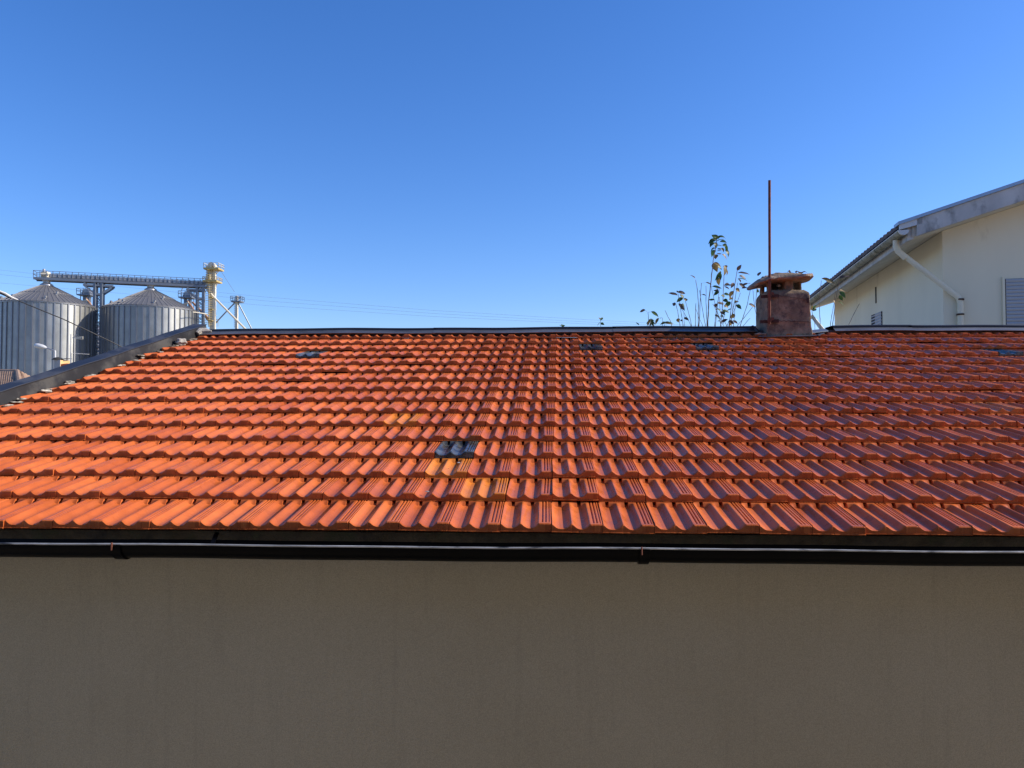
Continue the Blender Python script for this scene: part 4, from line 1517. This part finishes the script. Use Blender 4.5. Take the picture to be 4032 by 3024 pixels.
tiled_face(el_, er_, rl, rr_, 60, 'roof_tiles')
tiled_face(er_, hr, rr_, rr_ + Vector((.02, .02, 0)), 16, 'roof_tiles')
MB().path([rr_, rr_.lerp(er_, .5) + ZU * .04, er_], .07, 8).build('hip_ridge', M['oldtile'], bh, smooth=True)
MB().path([rl, rr_], .07, 8).build('ridge', M['oldtile'], bh, smooth=True)
wb = MB()
f = lambda p, z: Vector((p.x, p.y, z))
zE = min(el_.z, er_.z) - .03
el2, er2 = el_ + FW * .3, er_ + FW * .3 - RT * .2
hr2 = hr - RT * .25
wb.hexa([f(el2, 0), f(er2, 0), f(hr2, 0), f(el2 + FW * 5, 0), f(el2, zE), f(er2, zE), f(hr2, zE), f(el2 + FW * 5, zE)])
wb.build('wall', M['grey_render'], bh)
MB().path([el_ + ZU * .01, er_ + ZU * .01], .045, 6).build('eave_edge', M['mortar'], bh)

# ================================================================== SHOOTS BEHIND THE RIDGE
Z5 = lambda x, y: (2500 + x / 3.858, 880 + y / 3.858)
DP = 9.35
rl_ = random.Random(21)


def leaf_mesh(L, W, curl, fold, twist):
    mb = MB()
    rows = []
    n = 7
    for i in range(n + 1):
        t_ = i / n
        w = W * (math.sin(math.pi * min(1, t_ * 1.02) ** 0.85) ** 0.9 if 0 < t_ < 1 else 0.02)
        an = curl * t_
        # arc
        if abs(curl) > 1e-3:
            x, z = L * math.sin(an) / curl, -L * (1 - math.cos(an)) / curl
        else:
            x, z = L * t_, 0
        tw = twist * t_
        row = []
        for sgn in (-1, -.5, 0, .5, 1):
            y = sgn * w * .5
            lift = fold * abs(y)
            yy = y * math.cos(tw) - lift * math.sin(tw)
            zz2 = y * math.sin(tw) + lift * math.cos(tw)
            row.append((x, yy, z + zz2 + .02 * L * math.sin(9 * t_) * abs(sgn)))
        rows.append(row)
    mb.grid(rows)
    return mb.mesh('leaf', smooth=True, angle=80)


def leaf(plant, b, tip, wid, mat, curl=0.6, fold=0.25):
    """leaf from b to tip (3-D)"""
    dv = tip - b
    L = dv.length
    me = leaf_mesh(L * (1 + .04 * curl * curl), wid * 1.0, curl * 1.25, fold, rl_.uniform(-.5, .5))
    me.materials.append(M[mat])
    o = bpy.data.objects.new('leaf', me)
    col.objects.link(o)
    o.parent = plant
    x = dv.normalized()
    z = ZU * rl_.uniform(.25, .9) - FW * rl_.uniform(.2, 1.0) + RT * rl_.uniform(-.6, .6)
    z = (z - x * z.dot(x)).normalized()
    m = Matrix((x, z.cross(x), z)).transposed()
    # turn the arc so that the chord meets the tip
    m = m @ Matrix.Rotation(-curl * 1.25 / 2, 3, 'Y')
    o.matrix_local = Matrix.Translation(b - Vector(plant['_b'])) @ m.to_4x4()
    return o


def plant(name, label, stems, leaves, ground_xy, d0=DP, cat='plant'):
    gx = P(*Z5(ground_xy, 1560), d0)
    pl_ = thing(name, (gx.x, gx.y, 0), label, cat)
    for pts, r in stems:
        d = d0 + rl_.uniform(-.25, .25)
        ps = [P(*Z5(x, y), d + .06 * rl_.uniform(-1, 1)) for x, y in pts]
        foot = Vector((gx.x + (ps[0].x - gx.x) * .5, gx.y + rl_.uniform(-.1, .1), 0))
        mid = ps[0].lerp(foot, .4); mid.x = ps[0].x * .85 + foot.x * .15
        full = [foot, mid] + ps
        # little kinks at the nodes
        fine = [full[0], full[1]]
        for a, b in zip(full[1:-1], full[2:]):
            nseg = max(2, int((b - a).length / .05))
            for k in range(1, nseg + 1):
                fine.append(a.lerp(b, k / nseg) + Vector((rl_.uniform(-1, 1), 0, rl_.uniform(-1, 1))) * .0022)
        rad = [1.05 * r * (1.5 - 1.0 * i / (len(fine) - 1)) * (1.0 + (0.25 if i % 2 else -0.05)) for i in range(len(fine))]
        MB().path(fine, rad, 6).build('stem', M['bark'], pl_, smooth=True)
    for (b, tp, w, mat, cu) in leaves:
        d = d0 + rl_.uniform(-.12, .12)
        leaf(pl_, P(*Z5(*b), d), P(*Z5(*tp), d + rl_.uniform(-.05, .05)), w, mat, cu)
    return pl_


G_, D_, Y_ = 'leaf_g', 'leaf_d', 'leaf_y'
plant('leafy_shoot', 'tallest shoot behind the ridge, with curled green leaves at its top',
      [([(1107, 1545), (1120, 1170), (1150, 930), (1190, 560), (1215, 430), (1245, 235)], .0075)],
      [((1240, 240), (1160, 170), .075, G_, 1.2), ((1245, 238), (1185, 215), .085, G_, .9), ((1248, 236), (1262, 180), .07, G_, .8),
       ((1255, 225), (1395, 245), .05, G_, 1.8), ((1250, 270), (1365, 248), .04, G_, .6), ((1235, 262), (1105, 320), .075, G_, 1.4),
       ((1225, 300), (1135, 370), .085, G_, 1.4), ((1200, 290), (1225, 395), .07, G_, 1.3), ((1225, 380), (1145, 450), .085, G_, 1.3),
       ((1235, 410), (1165, 520), .085, G_, 1.2), ((1225, 470), (1225, 545), .06, Y_, .8), ((1285, 285), (1400, 300), .075, G_, 1.0),
       ((1250, 335), (1330, 345), .035, G_, .3), ((1335, 320), (1390, 370), .07, G_, 1.1), ((1395, 330), (1415, 420), .04, G_, 1.6),
       ((1250, 390), (1330, 395), .03, G_, .3), ((1310, 370), (1345, 440), .05, Y_, .8), ((1245, 418), (1320, 415), .028, D_, .2),
       ((1360, 400), (1420, 520), .055, G_, 1.5), ((1240, 465), (1320, 462), .025, D_, .2), ((1320, 470), (1390, 570), .055, Y_, 1.0),
       ((1195, 600), (1255, 745), .075, Y_, .8), ((1200, 590), (1310, 700), .05, Y_, .9), ((1255, 665), (1320, 705), .05, G_, .5),
       ((1305, 720), (1210, 875), .04, G_, .5), ((1290, 740), (1300, 865), .04, G_, .4), ((1270, 820), (1280, 945), .055, Y_, .6),
       ((1360, 640), (1345, 800), .08, Y_, .5), ((1385, 690), (1390, 790), .07, Y_, .6), ((1375, 635), (1380, 690), .05, Y_, .6)], 1107)
plant('leafy_shoot', 'thin forked bare shoots left of the tallest leafy shoot',
      [([(960, 1545), (965, 1250), (945, 1000), (925, 855)], .0055), ([(975, 1545), (995, 1150), (1010, 905)], .0055),
       ([(1070, 1545), (1010, 1210), (982, 1015)], .0045), ([(1095, 1545), (1080, 1200), (1080, 945)], .005), ([(918, 1545), (925, 1210)], .0055),
       ([(1025, 1545), (975, 1440), (925, 1290)], .004)],
      [((915, 840), (835, 785), .05, D_, .5), ((1012, 905), (1075, 895), .012, D_, -.5), ((1070, 895), (1165, 940), .05, D_, .4), ((1010, 1080), (1078, 1100), .04, D_, .5)], 980, DP + .2)
plant('leafy_shoot', 'cluster of leafy shoots between the tallest shoot and chimney',
      [([(1300, 1545), (1335, 1180), (1355, 790)], .006), ([(1225, 1545), (1270, 1100), (1280, 960)], .0045), ([(1210, 1545), (1235, 1300), (1275, 1120)], .0045),
       ([(1390, 1545), (1300, 1350), (1280, 1115)], .0045), ([(1430, 1545), (1470, 1200), (1555, 720)], .006), ([(1440, 1545), (1500, 1260), (1560, 900)], .005),
       ([(1400, 1545), (1530, 1270), (1600, 1055)], .0045), ([(1500, 1545), (1530, 1200)], .0045), ([(1310, 1545), (1215, 1220), (1160, 950)], .0045),
       ([(1340, 1545), (1230, 1310), (1185, 1220)], .004), ([(1465, 1545), (1490, 1200)], .004), ([(1300, 1545), (1360, 1400), (1330, 1300)], .004)],
      [((1550, 715), (1620, 625), .045, D_, .4), ((1560, 755), (1750, 785), .045, D_, .7), ((1580, 800), (1690, 850), .05, D_, .6), ((1560, 840), (1710, 880), .05, G_, .7),
       ((1560, 840), (1605, 900), .05, D_, .7), ((1580, 915), (1680, 985), .05, D_, .5), ((1640, 950), (1720, 905), .045, D_, .5), ((1620, 985), (1710, 975), .04, D_, .4),
       ((1530, 985), (1590, 1045), .05, Y_, .7), ((1430, 915), (1350, 945), .04, D_, .4), ((1400, 945), (1480, 940), .04, D_, .4), ((1500, 900), (1455, 985), .045, D_, .5),
       ((1350, 960), (1435, 1005), .045, D_, .5), ((1490, 1025), (1445, 1140), .06, Y_, .8), ((1350, 1075), (1440, 1095), .055, G_, .7), ((1170, 960), (1320, 995), .045, G_, .6),
       ((1275, 1030), (1195, 1100), .045, G_, .5), ((1270, 1030), (1190, 1020), .04, D_, .4), ((1240, 1010), (1260, 1000), .04, D_, .4), ((1340, 1160), (1420, 1200), .055, G_, .7),
       ((1455, 1190), (1355, 1275), .055, G_, .6), ((1240, 1215), (1225, 1280), .05, D_, .5), ((1255, 1215), (1360, 1225), .05, D_, .4), ((1215, 1160), (1110, 1165), .035, G_, .3),
       ((1540, 1235), (1620, 1305), .05, G_, .6), ((1330, 1330), (1435, 1355), .055, G_, .5), ((1285, 1345), (1375, 1390), .045, D_, .4), ((1255, 1435), (1310, 1470), .05, G_, .5),
       ((1315, 1500), (1415, 1455), .05, D_, .4), ((1330, 1490), (1345, 1530), .05, D_, .4), ((1480, 1475), (1560, 1530), .05, D_, .5), ((1455, 1510), (1440, 1545), .05, Y_, .5)] +
      [((bx_, by_), (bx_ + rl_.choice((-1, 1)) * rl_.uniform(40, 90), by_ + rl_.uniform(-10, 60)), rl_.uniform(.035, .055), rl_.choice((G_, G_, D_, Y_)), rl_.uniform(.4, .9))
       for bx_, by_ in ((1300, 1400), (1240, 1300), (1470, 1300), (1350, 1250), (1420, 1480), (1250, 1490), (1520, 1380), (1310, 1100), (1480, 1130), (1560, 1180), (1370, 1330), (1210, 1390))], 1350, DP)
plant('leafy_shoot', 'low shoots with olive leaves left of the taller stems',
      [([(685, 1545), (650, 1330), (620, 1215)], .005), ([(730, 1545), (700, 1330), (655, 1060)], .005), ([(755, 1545), (740, 1350)], .004),
       ([(860, 1545), (800, 1290), (770, 1180)], .005), ([(850, 1545), (745, 1350), (665, 1240)], .004), ([(555, 1510), (500, 1410), (460, 1320)], .005)],
      [((650, 1095), (500, 1060), .045, D_, .6), ((645, 1045), (770, 1070), .045, D_, .7), ((660, 1050), (630, 1020), .02, D_, .3), ((735, 1140), (675, 1080), .06, G_, .7),
       ((735, 1140), (630, 1200), .07, G_, .7), ((770, 1180), (755, 1130), .055, Y_, .7), ((615, 1240), (565, 1215), .05, D_, .6), ((660, 1215), (760, 1330), .045, D_, .5),
       ((705, 1225), (755, 1300), .07, G_, .8), ((655, 1440), (665, 1505), .05, Y_, .5), ((745, 1430), (820, 1480), .045, D_, .5), ((695, 1465), (725, 1485), .03, D_, .4)], 720, DP + .1)
plant('leafy_shoot', 'leaf tips and two drooping leaves just showing above the ridge, leftmost',
      [([(215, 1545), (205, 1440), (198, 1350)], .005), ([(420, 1545), (418, 1430)], .004), ([(245, 1545), (240, 1440)], .004), ([(450, 1560), (455, 1490)], .004)],
      [((195, 1345), (160, 1315), .012, D_, -.6), ((160, 1318), (72, 1348), .05, D_, .5), ((200, 1345), (245, 1338), .012, D_, -.5), ((245, 1338), (358, 1425), .055, G_, .5),
       ((415, 1430), (360, 1435), .012, D_, -.5), ((362, 1435), (315, 1540), .05, Y_, .4)] +
      [((240 + rl_.uniform(-15, 15), 1440 + rl_.uniform(0, 60)), (240 + a, 1470 + b), .03, rl_.choice((G_, Y_)), .8) for a, b in ((-70, 60), (-40, 10), (60, 20), (70, 70), (-55, 90), (30, 95), (55, 110), (-20, 100))] +
      [((455 + rl_.uniform(-15, 15), 1490 + rl_.uniform(0, 30)), (455 + a, 1510 + b), .03, rl_.choice((G_, Y_)), .9) for a, b in ((-75, 30), (-50, 0), (50, -5), (90, 20), (130, 40), (150, 30), (20, 40))] +
      [((60, 1545), (10, 1505), .03, G_, .5)], 300, DP + .1)
# sprig further left at the ridge (seen at 2210 and 2365)
Zs = lambda x, y: ((x - 2500) * 3.858, (y - 880) * 3.858)
plant('leafy_shoot', 'small green sprigs peeping over the ridge left of the shoots',
      [([Zs(2212, 1300), Zs(2213, 1285)], .004), ([Zs(2365, 1300), Zs(2364, 1258)], .004)],
      [(Zs(2365, 1270), Zs(2352, 1284), .035, G_, .6), (Zs(2365, 1262), Zs(2374, 1250), .03, G_, .6), (Zs(2364, 1260), Zs(2356, 1250), .03, Y_, .6), (Zs(2365, 1272), Zs(2380, 1280), .035, G_, .6),
       (Zs(2212, 1286), Zs(2200, 1280), .03, G_, .6), (Zs(2212, 1286), Zs(2226, 1282), .03, G_, .6), (Zs(2212, 1285), Zs(2212, 1276), .03, G_, .6)], Zs(2290, 0)[0], DP + .1)
plant('leafy_shoot', 'nearly bare shoots immediately left of the chimney',
      [([(1600, 1545), (1700, 1250), (1770, 925)], .005), ([(1560, 1545), (1700, 1380), (1790, 1265)], .0045), ([(1870, 1520), (1820, 1280), (1793, 1015)], .0045),
       ([(1860, 1500), (1835, 1200), (1858, 930)], .005), ([(1640, 1560), (1700, 1490), (1750, 1437)], .0045)],
      [((1775, 960), (1890, 1005), .05, D_, .5), ((1820, 940), (1915, 1005), .04, D_, .5), ((1870, 800), (1915, 735), .045, D_, .4), ((1725, 1225), (1835, 1275), .045, D_, .4),
       ((1845, 1030), (1890, 1035), .06, G_, .5), ((1885, 1050), (1935, 1095), .045, D_, .4), ((1760, 910), (1725, 918), .03, D_, .3)], 1740, DP)
Zr = lambda x, y: ((2400 + x / 2.212 - 2500) * 3.858, (850 + y / 2.212 - 880) * 3.858)
plant('leafy_shoot', 'thin shoots with few leaves right of the chimney before the house',
      [([Zr(1835, 935), Zr(1825, 750), Zr(1845, 560)], .005), ([Zr(1945, 935), Zr(1970, 730), Zr(2002, 560)], .005), ([Zr(1925, 935), Zr(1955, 760), Zr(1968, 655)], .0045),
       ([Zr(2085, 945), Zr(2130, 850), Zr(2178, 765)], .005), ([Zr(1788, 935), Zr(1762, 820), Zr(1770, 800)], .004)],
      [(Zr(1845, 545), Zr(1965, 600), .05, Y_, .8), (Zr(1838, 600), Zr(1840, 660), .03, D_, .5), (Zr(2000, 540), Zr(2120, 530), .045, D_, .4), (Zr(2000, 545), Zr(2060, 520), .04, D_, .4),
       (Zr(2000, 650), Zr(2065, 675), .05, Y_, .6), (Zr(2005, 660), Zr(2055, 720), .055, G_, .6), (Zr(2000, 690), Zr(2030, 740), .045, G_, .5), (Zr(1990, 745), Zr(2045, 790), .045, G_, .5),
       (Zr(1950, 735), Zr(1970, 770), .05, Y_, .6), (Zr(1770, 830), Zr(1805, 775), .05, G_, .6), (Zr(1770, 830), Zr(1800, 805), .045, G_, .6), (Zr(1768, 825), Zr(1768, 775), .04, Y_, .5)], Zr(1950, 0)[0], DP)

# dry leaves lying on the chimney cap
for k, (b, tp, lab) in enumerate(((940, 1020, 'dry dark leaf lying on the middle of the chimney cap'), (1090, 1140, 'dry leaf standing up on the chimney cap'), (1120, 1330, 'long dry leaf lying on the right of the chimney cap'))):
    mb = MB()
    ya, yb2 = (225, 215) if k == 0 else ((235, 195) if k == 1 else (220, 238))
    A_, B_ = P(2920 + b / 5.185, 1030 + ya / 5.185, 7.97), P(2920 + tp / 5.185, 1030 + yb2 / 5.185, 8.0)
    rws = []
    for i in range(8):
        t_ = i / 7
        c = A_.lerp(B_, t_) + ZU * .012 * math.sin(t_ * 7 + k)
        w = .022 * math.sin(math.pi * min(.97, t_ + .05))
        rws.append([c - FW * w + ZU * w * .7, c, c + FW * w + ZU * w * .5])
    mb.grid(rws)
    tag(mb.build('dry_leaf', M['leaf_d'], smooth=True), lab, 'leaf', 'dry leaves on the chimney cap')

# small white droppings / bits on the tiles
for k, (px, py, lab) in enumerate(((1682, 1935, 'white fleck on a tile of the second row from the eave'), (1806, 1822, 'white fleck on the yellowish tile below the glass tile'))):
    c_, r_ = 0, 0
    n_roof = Vector((0, -sa, ca))
    p = on_plane(px, py, roof(0, 0.5, 0.03), n_roof)
    mb = MB(); lump(mb, p, .009, .004, .003, k, 2)
    tag(mb.build('paint_fleck', M['white_pipe'], smooth=True), lab, 'fleck')

# tidy helper properties
for o in scene.objects:
    if '_b' in o.keys():
        del o['_b']
